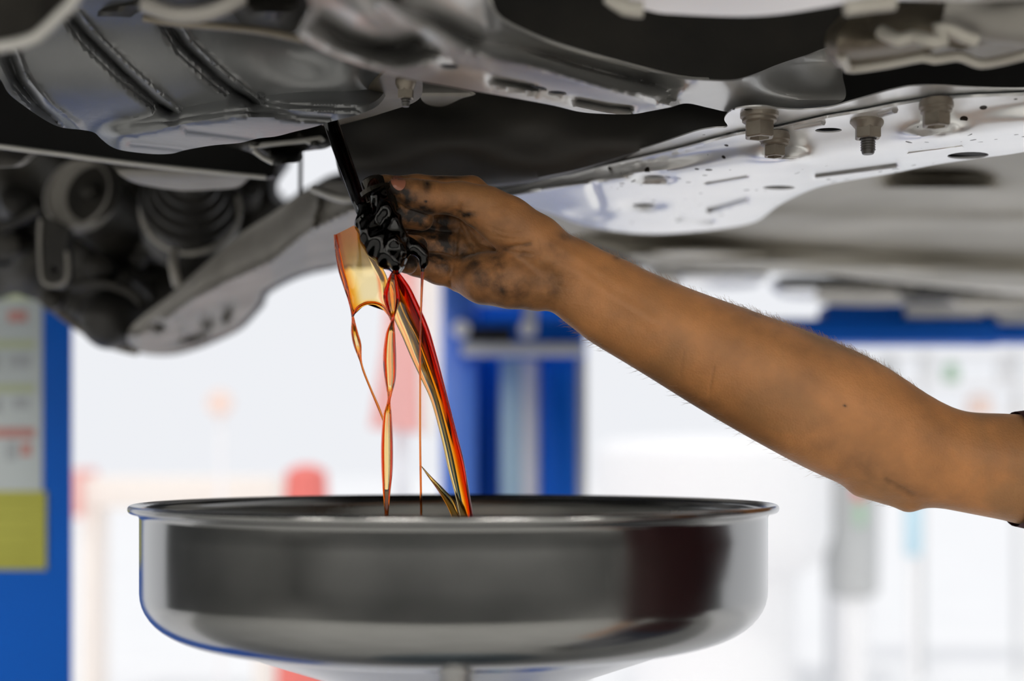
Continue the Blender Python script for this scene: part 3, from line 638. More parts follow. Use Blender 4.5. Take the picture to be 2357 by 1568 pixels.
# ------------------------------------------------------------------ two-post lift and surroundings
Yp = 2.1
post = empty('lift_post', (P(-130, 1000, Yp).x, Yp+.1, 0), 'near blue lift post at the left with notices stuck on it', 'lift post')
a, b_ = P(-430, 0, Yp), P(162, 0, Yp)
box('column', (a.x, Yp, 0), (b_.x, Yp+.012, 3.3), M['blue'], post, .003)
box('column_web', (a.x, Yp+.012, 0), (a.x+.16, Yp+.28, 3.3), M['blue'], post, .003)
box('base_plate', (a.x-.1, Yp-.1, 0), (b_.x+.1, Yp+.4, .02), M['blue'], post, .004)
Ys = Yp-.003
nt_ = pbox('notice_sheet', -260, 672, 97, 1131, Ys, .0025, M['paper'], post, .001)
for (y0, y1, mm) in ((676, 692, 'paper_green'), (783, 802, 'paper_green'), (884, 904, 'paper_green'), (985, 1008, 'paper_red')):
    pbox('printed_band', -240, y0, 80, y1, Ys-.0008, .001, M[mm], nt_, .0002)
for (x0, y0, x1, y1, mm) in ((18, 715, 62, 740, 'paper_red'), (8, 742, 70, 746, 'paper_grey'), (20, 815, 70, 848, 'paper_grey'), (-60, 815, 0, 850, 'paper_grey'), (28, 915, 66, 942, 'paper_grey'), (-60, 915, 4, 950, 'paper_grey'), (12, 1018, 40, 1060, 'paper_grey'), (48, 1020, 72, 1050, 'paper_red')):
    pbox('printed_block', x0, y0, x1, y1, Ys-.0008, .001, M[mm], nt_, .0002)
yl = pbox('yellow_notice', -260, 1131, 106, 1312, Ys-.001, .003, M['yellow'], post, .001)
for y in (1152, 1186, 1222, 1258, 1286):
    pbox('printed_line', -250, y, 70, y+5, Ys-.0016, .001, M['yellow_line'], yl, .0002)

Yr = 3.3
col2 = empty('lift_post', (P(1180, 1000, Yr).x, Yr+.1, 0), 'far blue lift post with carriage and ram behind the drain pan', 'lift post')
def pcol(name, x0, x1, y0, Y, d, mm, par=col2, y1=None):
    a, b_ = P(x0, y0, Y), P(x1, y0, Y); z0 = 0 if y1 is None else P(0, y1, Y).z
    return box(name, (a.x, Y, z0), (b_.x, Y+d, a.z), M[mm], par, .008)
pcol('column_web', 1015, 1350, 640, Yr+.16, .02, 'blue')
pcol('column_flange', 1018, 1096, 640, Yr, .16, 'blue_sunlit')
pcol('column_flange', 1320, 1352, 820, Yr, .16, 'pale_grey')
a = P(1178, 0, Yr+.05); box('lifting_chain_guard', (P(1150, 0, Yr).x, Yr+.06, 0), (P(1200, 0, Yr).x, Yr+.12, P(0, 800, Yr).z), M['pale_blue'], col2, .008)
box('cable_cover', (P(1200, 0, Yr).x, Yr+.03, 0), (P(1243, 0, Yr).x, Yr+.12, P(0, 800, Yr).z), M['white'], col2, .008)
c = P(1288, 0, Yr+.02); lathe('hydraulic_ram', [(46*Yr/F, 0), (46*Yr/F, P(0, 812, Yr).z-.01), (42*Yr/F, P(0, 812, Yr).z)], (c.x, Yr+.02, 0), M['blue'], col2, n=28)
cr_ = pcol('carriage', 1050, 1345, 735, Yr-.05, .1, 'blue', y1=822)
pbox('carriage_slot', 1075, 752, 1180, 788, Yr-.056, .02, M['black_metal'], cr_, .004)
pbox('carriage_ledge', 1062, 789, 1345, 818, Yr-.07, .05, M['pale_grey'], cr_, .006)
for x in (1062, 1215): lathe('carriage_roller', [(4*Yr/F, -.02), (19*Yr/F, -.018), (20*Yr/F, 0), (20*Yr/F, .03)], P(x, 758, Yr-.05), M['white'], cr_, axis=(0, 1, 0), n=20)
pbox('carriage_head', 1100, 640, 1190, 700, Yr-.04, .05, M['pale_blue'], cr_, .01)
pbox('carriage_head', 1205, 690, 1235, 775, Yr-.06, .05, M['pale_grey'], cr_, .01)
Ya = 2.7
la = empty('vehicle_lift_beam', tuple(P(2300, 790, Ya)), 'blue horizontal lift beam with pale pads under the car sill', 'lift beam')
box('arm_beam', (P(1640, 0, Ya).x, Ya, P(0, 789, Ya).z), (P(2300, 0, Ya).x, Ya+.10, P(0, 733, Ya).z), M['blue'], la, .006)
box('arm_sleeve', (P(2250, 0, Ya).x, Ya+.01, P(0, 784, Ya).z), (P(2700, 0, Ya).x, Ya+.12, P(0, 745, Ya).z), M['blue'], la, .006)
lathe('arm_pin', [(28*Ya/F, 0), (30*Ya/F, .004), (30*Ya/F, .075), (26*Ya/F, .08)], P(2265, 796, Ya+.05), M['blue'], la, axis=(0, 0, 1), n=24)
pbox('arm_riser', 1900, 700, 2085, 738, Ya+.01, .08, M['blue'], la, .01)
pbox('lift_pad', 2085, 688, 2270, 732, Ya+.005, .09, M['white'], la, .012)
pbox('lift_pad', 2292, 705, 2420, 745, Ya+.005, .09, M['pale_grey'], la, .012)

# things out in the bright yard, far out of focus
def thing(name, loc, label, cat, group=None): return empty(name, loc, label, cat, group)
def ppoly(name, pts, Y, d, mm, par): return sheet(name, pts, lambda x, y: PA(x, y, Y+0*x), M[mm], par, sp=60, th=d, dirn=(0, 1, 0), smooth=False)
t = thing('banner_stand', (P(930, 0, 4.6).x, 4.7, 0), 'overexposed red banner stand beside the far lift post', 'banner')
ppoly('banner_cloth', [(895, 600), (1008, 600), (1000, 1000), (850, 985), (880, 800)], 4.6, .02, 'pink_soft', t)
ppoly('banner_stripe', [(960, 600), (1006, 600), (1000, 1000), (968, 1000)], 4.58, .015, 'cream', t)
box('banner_pole', (P(925, 0, 4.66).x-.02, 4.64, 0), (P(925, 0, 4.66).x+.02, 4.68, P(0, 600, 4.6).z), M['white'], t)
t = thing('traffic_cone', (P(705, 0, 6).x, 6, 0), 'bright red cone-shaped marker behind the drain pan', 'cone')
c = P(705, 1200, 6)
lathe('cone_body', [(.16, 0), (.13, .4), (.10, 1.1), (.085, P(0, 1085, 6).z-.02), (.03, P(0, 1070, 6).z-.02)], (c.x, 6, 0.02), M['red_soft'], t, n=24)
box('cone_base', (c.x-.2, 5.8, 0), (c.x+.2, 6.2, .03), M['red_soft'], t)
t = thing('round_sign', (P(505, 0, 7).x, 7, 0), 'pale orange round sign on a white pole in the yard', 'sign')
lathe('sign_disc', [(.05, -.012), (.062, -.01), (.064, .01), (.05, .012)], P(505, 928, 7), M['peach'], t, axis=(0, 1, 0), n=28)
box('sign_pole', (P(505, 0, 7).x-.012, 7.02, 0), (P(505, 0, 7).x+.012, 7.05, P(0, 900, 7).z), M['white'], t)
t = thing('yard_bench', (P(400, 0, 8).x, 8, 0), 'low pale peach bench in the yard behind the left post', 'bench')
sm = box('bench_top', (P(165, 0, 8).x, 8, P(0, 1170, 8).z), (P(640, 0, 8).x, 8.3, P(0, 1098, 8).z), M['cream'], t, .02)
for x in (200, 600): box('bench_leg', (P(x, 0, 8).x-.04, 8.02, 0), (P(x, 0, 8).x+.04, 8.28, P(0, 1170, 8).z), M['cream'], t)
box('bench_end', (P(160, 0, 7.95).x, 7.95, P(0, 1190, 8).z), (P(182, 0, 7.95).x, 8.32, P(0, 1080, 8).z), M['pink_soft'], t, .02)
# right-hand background
t = thing('plastic_tank', (P(1780, 0, 8).x, 8.4, 0), 'large white tank standing behind the forearm', 'tank')
c = P(1640, 0, 8.4); R_ = 270*8.4/F
lathe('tank_body', [(R_*.75, .72), (R_*.93, .80), (R_, .95), (R_, 1.42), (R_*.9, 1.5), (R_*.3, 1.52)], (c.x, 8.4, 0), M['white'], t, n=48)
lathe('tank_stand', [(R_*.7, 0), (R_*.7, .72)], (c.x, 8.4, 0), M['white'], t, n=48)
t = thing('grey_bin', (P(1955, 0, 8).x, 8.6, 0), 'grey bin with small red and green marks beside the white tank', 'bin')
c = P(1960, 0, 8.6); lathe('bin_body', [(.12, .55), (.16, .58), (.17, 1.35), (.15, 1.37)], (c.x, 8.6, 0), M['bin'], t, n=32)
lathe('bin_stand', [(.10, 0), (.12, .55)], (c.x, 8.6, 0), M['white'], t, n=20)
pbox('bin_mark', 1968, 1120, 1990, 1150, 8.4, .05, M['red_soft'], t, .01); pbox('bin_mark', 1972, 1160, 1992, 1210, 8.4, .05, M['green_soft'], t, .01)
t = thing('water_bottle_rack', (P(2105, 0, 8).x, 8.0, 0), 'slim pale blue dispenser under the elbow', 'dispenser')
box('dispenser_body', (P(2090, 0, 8).x, 8, P(0, 1280, 8).z), (P(2122, 0, 8).x, 8.08, P(0, 1120, 8).z), M['pale_blue'], t, .01)
box('dispenser_foot', (P(2096, 0, 8).x, 8.01, 0), (P(2116, 0, 8).x, 8.07, P(0, 1280, 8).z), M['white'], t, .01)
t = thing('storage_shelf', (P(2200, 0, 9).x, 9.2, 0), 'pale storage shelf in the yard above the elbow', 'shelf')
for y in (806, 880, 960): box('shelf_board', (P(1900, 0, 9).x, 9, P(0, y+8, 9).z), (P(2560, 0, 9).x, 9.4, P(0, y, 9).z), M['white'], t)
for x in (1905, 2120, 2340, 2550): box('shelf_upright', (P(x, 0, 9).x, 9.02, 0), (P(x+12, 0, 9).x, 9.06, P(0, 790, 9).z), M['pale_grey'], t)
lab = {'green_soft': 'green', 'red_soft': 'red', 'cream': 'cream', 'pale_grey': 'grey', 'pale_blue': 'pale blue', 'white': 'white', 'peach': 'peach'}
for i, (x, y, wd, hh_, mm) in enumerate(((2195, 880, 34, 46, 'green_soft'), (2320, 880, 40, 62, 'white'), (2260, 960, 60, 50, 'peach'), (2140, 880, 36, 60, 'white'), (2050, 880, 44, 58, 'pale_grey'), (2345, 958, 26, 44, 'cream'), (1985, 880, 30, 52, 'pale_blue'))):
    q = P(x, y, 9.1); k = 9.1/F
    o = lathe('storage_jar', [(wd*.42*k, 0), (wd*.5*k, .02), (wd*.5*k, hh_*.8*k), (wd*.3*k, hh_*.92*k), (wd*.3*k, hh_*k)], (q.x, 9.15, P(0, y, 9).z+.002), M[mm], None, n=20)
    tag(o, '%s %s jar on the %s shelf board of the storage shelf' % (('tall', 'squat', 'wide', 'slim', 'plump', 'small', 'narrow')[i], lab[mm], 'middle' if y == 880 else 'lower'), 'jar', 'jars on the storage shelf')

# ------------------------------------------------------------------ drain pan on its stand
pc = Vector((P(1050, 0, Y0).x, Y0, 0)); rz = CH-.0309
dp = empty('drain_pan', (pc.x, pc.y, 0), 'round polished steel oil drain pan on a stand catching the oil', 'drain pan')
def prof_loft(name, prof, m, par, n=128, ang=60):
    R = [[Vector((pc.x+r_*math.cos(2*math.pi*j/n), pc.y+r_*math.sin(2*math.pi*j/n), rz+z_)) for j in range(n)] for r_, z_ in prof]
    return loft(name, R, m, par, False, ang, closed=True)
Rw = .2050; outer = [(.016, -.150)]
outer += [(.166-.15*(1-t), -.0865-.0545*(1-t)) for t in (.02, .2, .4, .6, .8, .9, 1.0)]
outer += [(Rw-.040+.040*math.sin(a_), -.056-.0315*math.cos(a_)) for a_ in np.linspace(.12, math.pi/2, 12)]
outer += [(Rw, -.04), (Rw, -.02), (Rw, -.009)]
outer += [(Rw+.0036-.0036*math.cos(a_)+.0, -.009+.0036*math.sin(a_)) for a_ in np.linspace(.3, 1.57, 4)]
outer += [(.2098+.0024*math.sin(a_), -.0028-.0026*math.cos(a_)) for a_ in np.linspace(.2, 3.3, 9)]
inner = [(Rw-.0005, -.004), (Rw-.002, -.010), (Rw-.0022, -.055), (Rw-.012, -.078), (Rw-.04, -.084), (.016, -.135)]
pan = prof_loft('pan_bowl', outer+inner, M['steel'], dp)
M['lining'] = mat('oil-coated steel', (.07, .07, .068), .25, .9, c2=(.13, .13, .125), scale=9, r2=.4)
prof_loft('pan_lining', [(Rw-.0008, -.006), (Rw-.0026, -.011), (Rw-.0028, -.055), (Rw-.013, -.077), (Rw-.04, -.0832), (.017, -.134), (.017, -.1345), (Rw-.04, -.0838), (Rw-.0125, -.0778), (Rw-.0023, -.055), (Rw-.0021, -.011)], M['lining'], dp)
lathe('pole', [(.014, .62), (.014, rz-.15), (.022, rz-.148), (.024, rz-.135)], (pc.x, pc.y, 0), M['pole'], dp, n=32)
lathe('oil_drum', [(.20, .06), (.215, .075), (.215, .22), (.222, .23), (.215, .24), (.215, .42), (.222, .43), (.215, .44), (.215, .585), (.20, .60), (.05, .615), (.03, .66), (.017, .665)], (pc.x, pc.y, 0), M['drum'], dp, n=48)
for k in range(4):
    a_ = k*math.pi/2+.5; lathe('caster_wheel', [(.012, -.012), (.03, -.012), (.03, .012), (.012, .012)], (pc.x+.17*math.cos(a_), pc.y+.17*math.sin(a_), .0301), M['rubber'], dp, axis=(math.sin(a_), -math.cos(a_), 0), n=20)

# ------------------------------------------------------------------ the arm
per = empty('person', (P(3330, 0, Y0).x, Y0-.2, 0), 'person in a red shirt reaching a bare oil-stained arm under the car', 'person')
thumb = chain([(910, 431, -27, 19), (950, 446, -25, 28), (990, 455, -22, 32), (1060, 458, -18, 34), (1120, 476, -15, 40), (1175, 512, -12, 48)])
thenar = chain([(1105, 482, -15, 40), (1165, 512, -15, 53), (1230, 562, -9, 64), (1300, 624, 0, 72)], .9)
palm = chain([(1275, 606, 6, 54), (1180, 516, 10, 40), (1085, 440, 14, 34)])+chain([(1280, 620, 6, 60), (1160, 570, 15, 44), (1065, 508, 15, 36)])+chain([(1280, 640, 6, 60), (1160, 610, 10, 46), (1062, 572, 13, 34)])+chain([(1280, 650, 4, 60), (1240, 655, -1, 56), (1175, 644, -7, 62), (1112, 642, -2, 54), (1062, 634, 6, 40)])
idx_f = chain([(1085, 438, 14, 33), (960, 434, 14, 31), (885, 434, 6, 29), (884, 470, -14, 24), (915, 496, -18, 27), (972, 505, -14, 26)])
mid_f = chain([(1065, 508, 15, 33), (960, 500, 14, 35), (880, 500, 4, 32), (872, 540, -16, 24), (905, 564, -18, 27), (958, 568, -14, 26)])
rin_f = chain([(1062, 572, 13, 33), (980, 566, 10, 33), (905, 566, 2, 30), (895, 595, -14, 23), (940, 610, -18, 21)])
pin_f = chain([(1068, 632, 6, 36), (1010, 620, 2, 33), (955, 606, -2, 27), (928, 598, -8, 21), (925, 590, -16, 18)])
arm_c = [(1270, 618, 2, 84, .8), (1330, 652, 2, 86, .75), (1402, 695, 2, 98, .78), (1534, 763, 2, 109, .8), (1680, 834, 2, 126, .82), (1825, 902, 4, 139, .85), (1950, 962, 6, 143, .85), (2075, 1026, 8, 130, .85), (2200, 1060, 10, 113, .9), (2357, 1080, 14, 126, .9), (2700, 1130, 20, 150, .95), (3060, 1160, 20, 185, 1.)]
arm_c = cr(arm_c, 45., False); arm_c[:, 3] -= 3.
arm = [prim(*a[:4], *b_[:4], a[4]) for a, b_ in zip(arm_c[:-1], arm_c[1:])]
arm += chain([(2000, 1090, 8, 60), (2092, 1140, 10, 36), (2150, 1120, 10, 40)])
arm += chain([(1240, 570, 4, 54), (1330, 602, 2, 44), (1420, 645, 2, 46)])
fsdf = field([(.0016, arm), (.0022, palm), (.0026, thumb+thenar), (.0014, idx_f), (.0014, mid_f), (.0014, rin_f), (.0016, pin_f)], .0028)
V, Q = surface_nets(fsdf, (P(800, 0, Y0).x, .86, CH-.11), (P(2560, 0, Y0).x, 1.03, CH+.21), .0011)
V2, Q2 = surface_nets(fsdf, (P(2550, 0, Y0).x, .84, CH-.15), (.70, 1.08, CH+.09), .004, B=12)
V = relax(V, Q, 2)
# creases and tendons carved into the hand
px, py = to_px(V); N = vnormals(V, Q); frontf = np.clip(-N[:, 1]*1.6, 0, 1)
creases = [([(1062, 470), (1052, 540), (1044, 600), (1034, 650), (1040, 685)], 4.5, 2.2), ([(1058, 520), (1085, 570), (1096, 592)], 4, 1.8), ([(1050, 488), (1075, 520), (1105, 560), (1150, 575), (1220, 562)], 6, 2.2),
           ([(1110, 570), (1165, 580), (1225, 585)], 3.5, 1.0), ([(1240, 548), (1247, 585), (1243, 600)], 3.5, .8), ([(968, 408), (962, 430), (956, 446)], 3, .9), ([(978, 415), (976, 436)], 2.6, .9), ([(990, 418), (992, 438)], 2.6, .8), ([(1000, 420), (1003, 440)], 2.4, .6),
           ([(940, 482), (990, 496), (1050, 492), (1075, 500)], 4, 1.2), ([(1645, 845), (1636, 890), (1632, 930)], 3, .7), ([(1575, 810), (1566, 870)], 3, .35), ([(1120, 520), (1160, 535), (1220, 540)], 3, .5), ([(1110, 540), (1170, 550), (1230, 556)], 3, .5),
           ([(1060, 480), (1110, 478), (1160, 470)], 3, .45), ([(1075, 490), (1120, 492), (1170, 490)], 3, .45), ([(1250, 640), (1275, 655), (1310, 664)], 3, .4), ([(1262, 610), (1280, 640), (1300, 680)], 3.5, .5), ([(2040, 1105), (2100, 1140)], 9, 1.4), ([(1000, 480), (1003, 520)], 3, .8),
           ([(985, 540), (980, 600)], 3, .8), ([(1000, 560), (1030, 566)], 3, .5), ([(1000, 600), (1034, 604)], 3, .6)]
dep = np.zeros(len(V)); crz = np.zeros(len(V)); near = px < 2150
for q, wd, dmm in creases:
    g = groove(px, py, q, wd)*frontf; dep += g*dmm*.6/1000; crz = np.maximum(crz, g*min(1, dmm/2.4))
V = V-N*dep[:, None]
tend = groove(px, py, [(1260, 600), (1330, 630), (1420, 690), (1500, 740)], 16)*.0012+groove(px, py, [(1265, 560), (1340, 600), (1430, 660)], 14)*.0008
V = V+N*(tend*frontf)[:, None]
d = np.zeros(len(V))
for cx, cy, rx, ry, a_, am in ((1010, 545, 55, 70, 0, .75), (960, 500, 60, 40, 0, .9), (945, 580, 60, 60, 0, .85), (1085, 590, 40, 60, 10, .5), (1145, 612, 26, 34, 20, .55), (1175, 580, 60, 18, 8, .4), (1120, 630, 100, 80, 0, .36), (1180, 670, 90, 45, 0, .36), (1130, 520, 90, 60, 20, .16), (1000, 600, 70, 60, 0, .6), (1030, 500, 50, 40, 0, .5), (1270, 650, 40, 60, 0, .25),
                              (1020, 405, 60, 9, 0, .6), (983, 428, 12, 22, 0, .5), (980, 464, 6, 5, 0, 1.0), (1060, 495, 40, 12, 0, .6), (1085, 525, 16, 30, 20, .4), (1300, 545, 18, 9, 20, .4), (1420, 592, 9, 7, 0, .35), (1945, 934, 4, 3, 0, .8), (1280, 575, 40, 20, 30, .2), (960, 425, 14, 12, 0, .15),
                              (1220, 640, 50, 30, 0, .25), (1740, 725, 18, 5, 20, .25), (900, 470, 70, 80, 0, .8), (2000, 1080, 180, 30, 28, .12), (1620, 930, 120, 25, 30, .14), (1800, 780, 160, 22, 22, .10)):
    d = np.maximum(d, min(1, am*1.35)*ell(px, py, cx, cy, rx, ry, a_))
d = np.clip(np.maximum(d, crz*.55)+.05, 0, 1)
nV = len(V); V_all = np.concatenate([V, V2]); Q_all = np.concatenate([Q, Q2+nV]); d_all = np.concatenate([d, np.full(len(V2), .05)])

# ------------------------------------------------------------------ rest of the person, outside the frame to the right
tx = P(3330, 0, Y0).x; ty = Y0-.20
def wprim(a, b2, ra, rb, ky=1.): return (np.array(a, float), np.array(b2, float), ra, rb, ky)
sh = np.array(P(3060, 1160, Y0+.02)); lsh = np.array([tx, ty-.19, sh[2]])
skin2 = [wprim((tx, ty, 1.42), (tx-.01, ty, 1.52), .058, .055), wprim((tx-.02, ty, 1.60), (tx-.03, ty, 1.66), .078, .085), wprim((tx-.06, ty, 1.57), (tx-.075, ty, 1.55), .05, .035), wprim((tx-.115, ty, 1.60), (tx-.10, ty, 1.625), .014, .01), wprim((tx-.09, ty-.03, 1.645), (tx-.09, ty+.03, 1.645), .018, .018),
         wprim((tx-.01, ty-.085, 1.61), (tx-.01, ty-.085, 1.63), .018, .02), wprim((tx-.01, ty+.085, 1.61), (tx-.01, ty+.085, 1.63), .018, .02)]
larm = [wprim(lsh, (tx+.02, ty-.24, 1.08), .055, .042), wprim((tx+.02, ty-.24, 1.08), (tx-.06, ty-.24, .84), .042, .028), wprim((tx-.06, ty-.24, .84), (tx-.09, ty-.235, .75), .034, .03)]
for k in range(4): larm.append(wprim((tx-.085, ty-.255+.016*k, .77), (tx-.115, ty-.25+.016*k, .675+.006*abs(k-1.5)), .0095, .008))
larm.append(wprim((tx-.09, ty-.215, .80), (tx-.125, ty-.205, .73), .011, .009))
V3, Q3 = surface_nets(field([(.012, skin2), (.006, larm)], .004), (tx-.2, ty-.4, .6), (tx+.2, ty+.2, 1.8), .006, B=12)
V_all = np.concatenate([V_all, V3]); Q_all = np.concatenate([Q_all, Q3+nV+len(V2)]); d_all = np.concatenate([d_all, np.full(len(V3), .05)])
body = part(mk_np('body', V_all, Q_all, M['skin'], per, {'dirt': d_all}), 'bare tanned arm with a black-stained hand')
shirt = [wprim((tx, ty-.13, 1.34), (tx, ty+.13, 1.34), .085, .085), wprim((tx, ty-.06, 1.25), (tx, ty+.06, 1.25), .12, .12), wprim((tx, ty-.06, 1.0), (tx, ty+.06, 1.0), .11, .11), wprim((tx, ty-.06, .90), (tx, ty+.06, .90), .115, .115),
         wprim((tx, ty+.15, 1.36), sh, .08, .072), wprim(sh, P(2362, 1080, Y0+.014), .068, .040), wprim((tx, ty-.17, 1.365), (tx+.008, ty-.225, 1.15), .082, .066)]
V4, Q4 = surface_nets(field([(.012, shirt)], .004), (P(2300, 0, Y0).x, ty-.36, .75), (tx+.25, Y0+.16, 1.55), .006, B=12)
# open the sleeve: a cuff that ends cleanly just inside the right edge of the photograph
c4 = V4[Q4].mean(1); Q4 = Q4[c4[:, 0] > P(2354, 0, Y0).x]
ob = mk_np('shirt', V4, Q4, M['shirt'], per); part(ob, 'red work shirt')
trs = [wprim((tx, ty-.08, .90), (tx, ty+.08, .90), .12, .12)]
for sgn in (-1, 1): trs += [wprim((tx, ty+.09*sgn, .86), (tx-.01, ty+.10*sgn, .48), .095, .068), wprim((tx-.01, ty+.10*sgn, .48), (tx+.02, ty+.10*sgn, .09), .066, .058)]
V5, Q5 = surface_nets(field([(.010, trs)], .004), (tx-.2, ty-.3, .0), (tx+.25, ty+.3, 1.1), .007, B=12); mk_np('trousers', V5, Q5, M['trouser'], per)
for sgn in (-1, 1):
    V6, Q6 = surface_nets(field([(.008, [wprim((tx+.03, ty+.10*sgn, .05), (tx-.13, ty+.11*sgn, .042), .045, .038), wprim((tx+.02, ty+.10*sgn, .06), (tx+.02, ty+.10*sgn, .11), .045, .045)])], .004), (tx-.25, ty+.1*sgn-.1, -.02), (tx+.12, ty+.1*sgn+.1, .2), .005, B=12)
    V6[:, 2] = np.maximum(V6[:, 2], .001); mk_np('shoe', V6, Q6, M['shoe'], per)
V7, Q7 = surface_nets(field([(.01, [wprim((tx-.03, ty, 1.672), (tx+.02, ty, 1.64), .096, .090)])], .004), (tx-.2, ty-.15, 1.5), (tx+.2, ty+.15, 1.8), .005, B=12)
c7 = V7[Q7].mean(1); Q7 = Q7[(c7[:, 2] > 1.695-.75*np.clip(c7[:, 0]-(tx-.075), 0, .2)) & (c7[:, 2] > 1.56)]; mk_np('hair', V7, Q7, M['hair'], per)

M['eye'] = mat('eye white', (.75, .74, .70), .2); M['iris'] = mat('dark iris', (.03, .018, .01), .15); M['lips'] = mat('lips', (.36, .13, .08), .45)
for sgn in (-1, 1):
    e = lathe('eye', [(.002, -.0115), (.008, -.009), (.0115, 0), (.008, .009)], (tx-.1045, ty+.031*sgn, 1.632), M['eye'], per, axis=(1, -.12*sgn, 0), n=20)
    lathe('iris', [(.0005, -.0125), (.005, -.0118), (.0052, -.009)], (tx-.1045, ty+.031*sgn, 1.632), M['iris'], e, axis=(1, -.12*sgn, 0), n=16)
    tube('eyebrow', [(tx-.116, ty+.014*sgn, 1.656), (tx-.114, ty+.03*sgn, 1.661), (tx-.103, ty+.048*sgn, 1.654)], .0032, M['hair'], per, step=.006, n=8)
tube('lips', [(tx-.100, ty-.022, 1.566), (tx-.111, ty-.008, 1.568), (tx-.111, ty+.008, 1.568), (tx-.100, ty+.022, 1.566)], [.002, .0055, .0055, .002], M['lips'], per, step=.005, n=10)
# fine hair on the forearm
Nb = vnormals(V, Q); hx_, hy_ = to_px(V)
cand = np.where((hx_ > 1300) & (hx_ < 2120) & (Nb[:, 1] > -.55) & (Nb[:, 1] < .6))[0]
pw = np.clip(.15+ell(hx_[cand], hy_[cand], 1880, 770, 170, 60, 22)*2.5+ell(hx_[cand], hy_[cand], 1290, 735, 70, 40, 30)*1.2+ell(hx_[cand], hy_[cand], 1450, 610, 130, 40, 25), 0, 3)
pick = rng.choice(cand, 1500, replace=False, p=pw/pw.sum()); hv, hf = [], []
for i in pick:
    p0, nn = V[i], Nb[i]; dr_ = nn*.55+np.array([-.75, 0, .30])+rng.normal(0, .22, 3); dr_ /= np.linalg.norm(dr_); ln = rng.uniform(.004, .010)
    sd_ = np.cross(dr_, [0, 1, 0]); sd_ /= np.linalg.norm(sd_)+1e-9; k = len(hv); w_ = .00006
    m1 = p0+dr_*ln*.55; tip = p0+(dr_*.9-nn*.2+np.array([-.1, 0, -.1]))*ln
    hv += [p0-sd_*w_, p0+sd_*w_, p0+np.array([0, w_*1.6, 0]), m1-sd_*w_*.8, m1+sd_*w_*.8, m1+np.array([0, w_*1.3, 0]), tip]
    hf += [(k, k+1, k+4, k+3), (k+1, k+2, k+5, k+4), (k+2, k, k+3, k+5), (k+3, k+4, k+6), (k+4, k+5, k+6), (k+5, k+3, k+6)]
o = mk('arm_hair', hv, hf, M['hair_fine'], per, ang=0, fix=False); o['kind'] = 'stuff'

# thumb nail, set on the skin
def on_skin(x, y, lift=.0004):
    x, y = np.asarray(x, float), np.asarray(y, float); Y = np.full(x.shape, .86)
    for _ in range(60): Y = Y+np.clip(fsdf(PA(x, y, Y)), -.01, .01)*.9
    return PA(x, y, Y-lift)
nl = [(899, 415), (906, 406), (918, 405), (929, 411), (934, 420), (931, 431), (923, 438), (914, 437), (905, 429)]
part(sheet('thumb_nail', nl, lambda x, y: on_skin(x, y, .0007), M['nail'], per, sp=3, th=.0016, dirn=(0, 1, 0), closed_step=3), 'pinkish thumb nail')

# ------------------------------------------------------------------ drain plug in the fingers and the oil
dpl = empty('drain_plug', tuple(P(868, 470, Y0-.02)), 'oily black drain plug pinched between thumb and fingers', 'drain plug')
pa, pb = P(856, 412, Y0-.024), P(886, 500, Y0-.028); axd = (pb-pa).normalized()
lathe('plug_shaft', [(.0065, 0), (.0075, .001), (.0075, (pb-pa).length)], pa, M['plug'], dpl, axis=axd, n=24)
lathe('plug_collar', [(.0075, .008), (.0115, .0085), (.0115, .0115), (.0075, .012)], pa, M['plug'], dpl, axis=axd, n=24)
lathe('plug_head', [(.010, .016), (.011, .0165), (.011, .025), (.010, .026)], pa, M['plug'], dpl, axis=axd, n=6, ang=20)

oil = empty('engine_oil', tuple(P(960, 1180, Y0)), 'dark amber used engine oil pouring from the sump over the fingers into the pan', 'oil')
def rim(c, hw, web):
    if not web: return 1.
    k = min(1, max(0, (hw-4)/5.)); return (1-k)+k*(.09+1.5*math.exp(-((abs(c)-.80)/.15)**2))
def strand(name, pts, m, n=14, step=6., par=oil, web=False, flute=0.):
    """pts: x, y, half width (px), half thickness (mm), depth offset (mm)"""
    q = cr(pts, step, False); R = []
    for i in range(len(q)):
        t = q[min(i+1, len(q)-1)][:2]-q[max(i-1, 0)][:2]; t /= np.linalg.norm(t)+1e-9; nx, ny = -t[1], t[0]
        x, y, hw, ht, dd_ = q[i]; hw = max(hw, .4); ht = max(ht, .12); R.append([P(x+nx*hw*math.cos(a_), y+ny*hw*math.cos(a_), Y0+(dd_+ht*rim(math.cos(a_), hw, web)*math.sin(a_)*(1+flute*math.cos(5*a_)))/1000) for a_ in np.arange(n)/n*2*math.pi])
    return loft(name, R, M[m], par, True, 70)
part(strand('oil_stream', [(755, 262, 18, 5, 6), (765, 292, 18, 5, 4), (786, 350, 18, 5, -4), (809, 415, 17, 5, -16), (830, 474, 16, 5, -27), (842, 505, 15, 5, -28)], 'oil_dark', n=40, flute=.14), 'glossy black stream of oil')
# clump of oil coating the plug and fingers
cl = chain([(838, 480, -34, 17), (846, 520, -35, 24), (862, 560, -36, 28), (890, 590, -36, 28), (912, 612, -35, 18)])+chain([(858, 425, -30, 13), (872, 450, -33, 20), (885, 490, -35, 26), (905, 530, -36, 24), (915, 575, -36, 30)])
cl += chain([(850, 545, -38, 22), (900, 560, -41, 22)])+chain([(838, 500, -38, 14), (870, 545, -42, 10), (885, 590, -40, 12)])+chain([(905, 590, -42, 20), (912, 606, -42, 16)])+chain([(880, 470, -38, 12), (912, 500, -36, 12)])
dr = chain([(915, 560, -33, 18), (950, 566, -34, 16), (972, 582, -35, 15), (972, 606, -35, 8), (973, 625, -34, 3)])
fo = field([(.0009, cl), (.0010, dr)], .002)
def fo2(p): return fo(p)+.0010*np.sin(p[..., 0]*470+2)*np.sin(p[..., 2]*390+p[..., 1]*200)
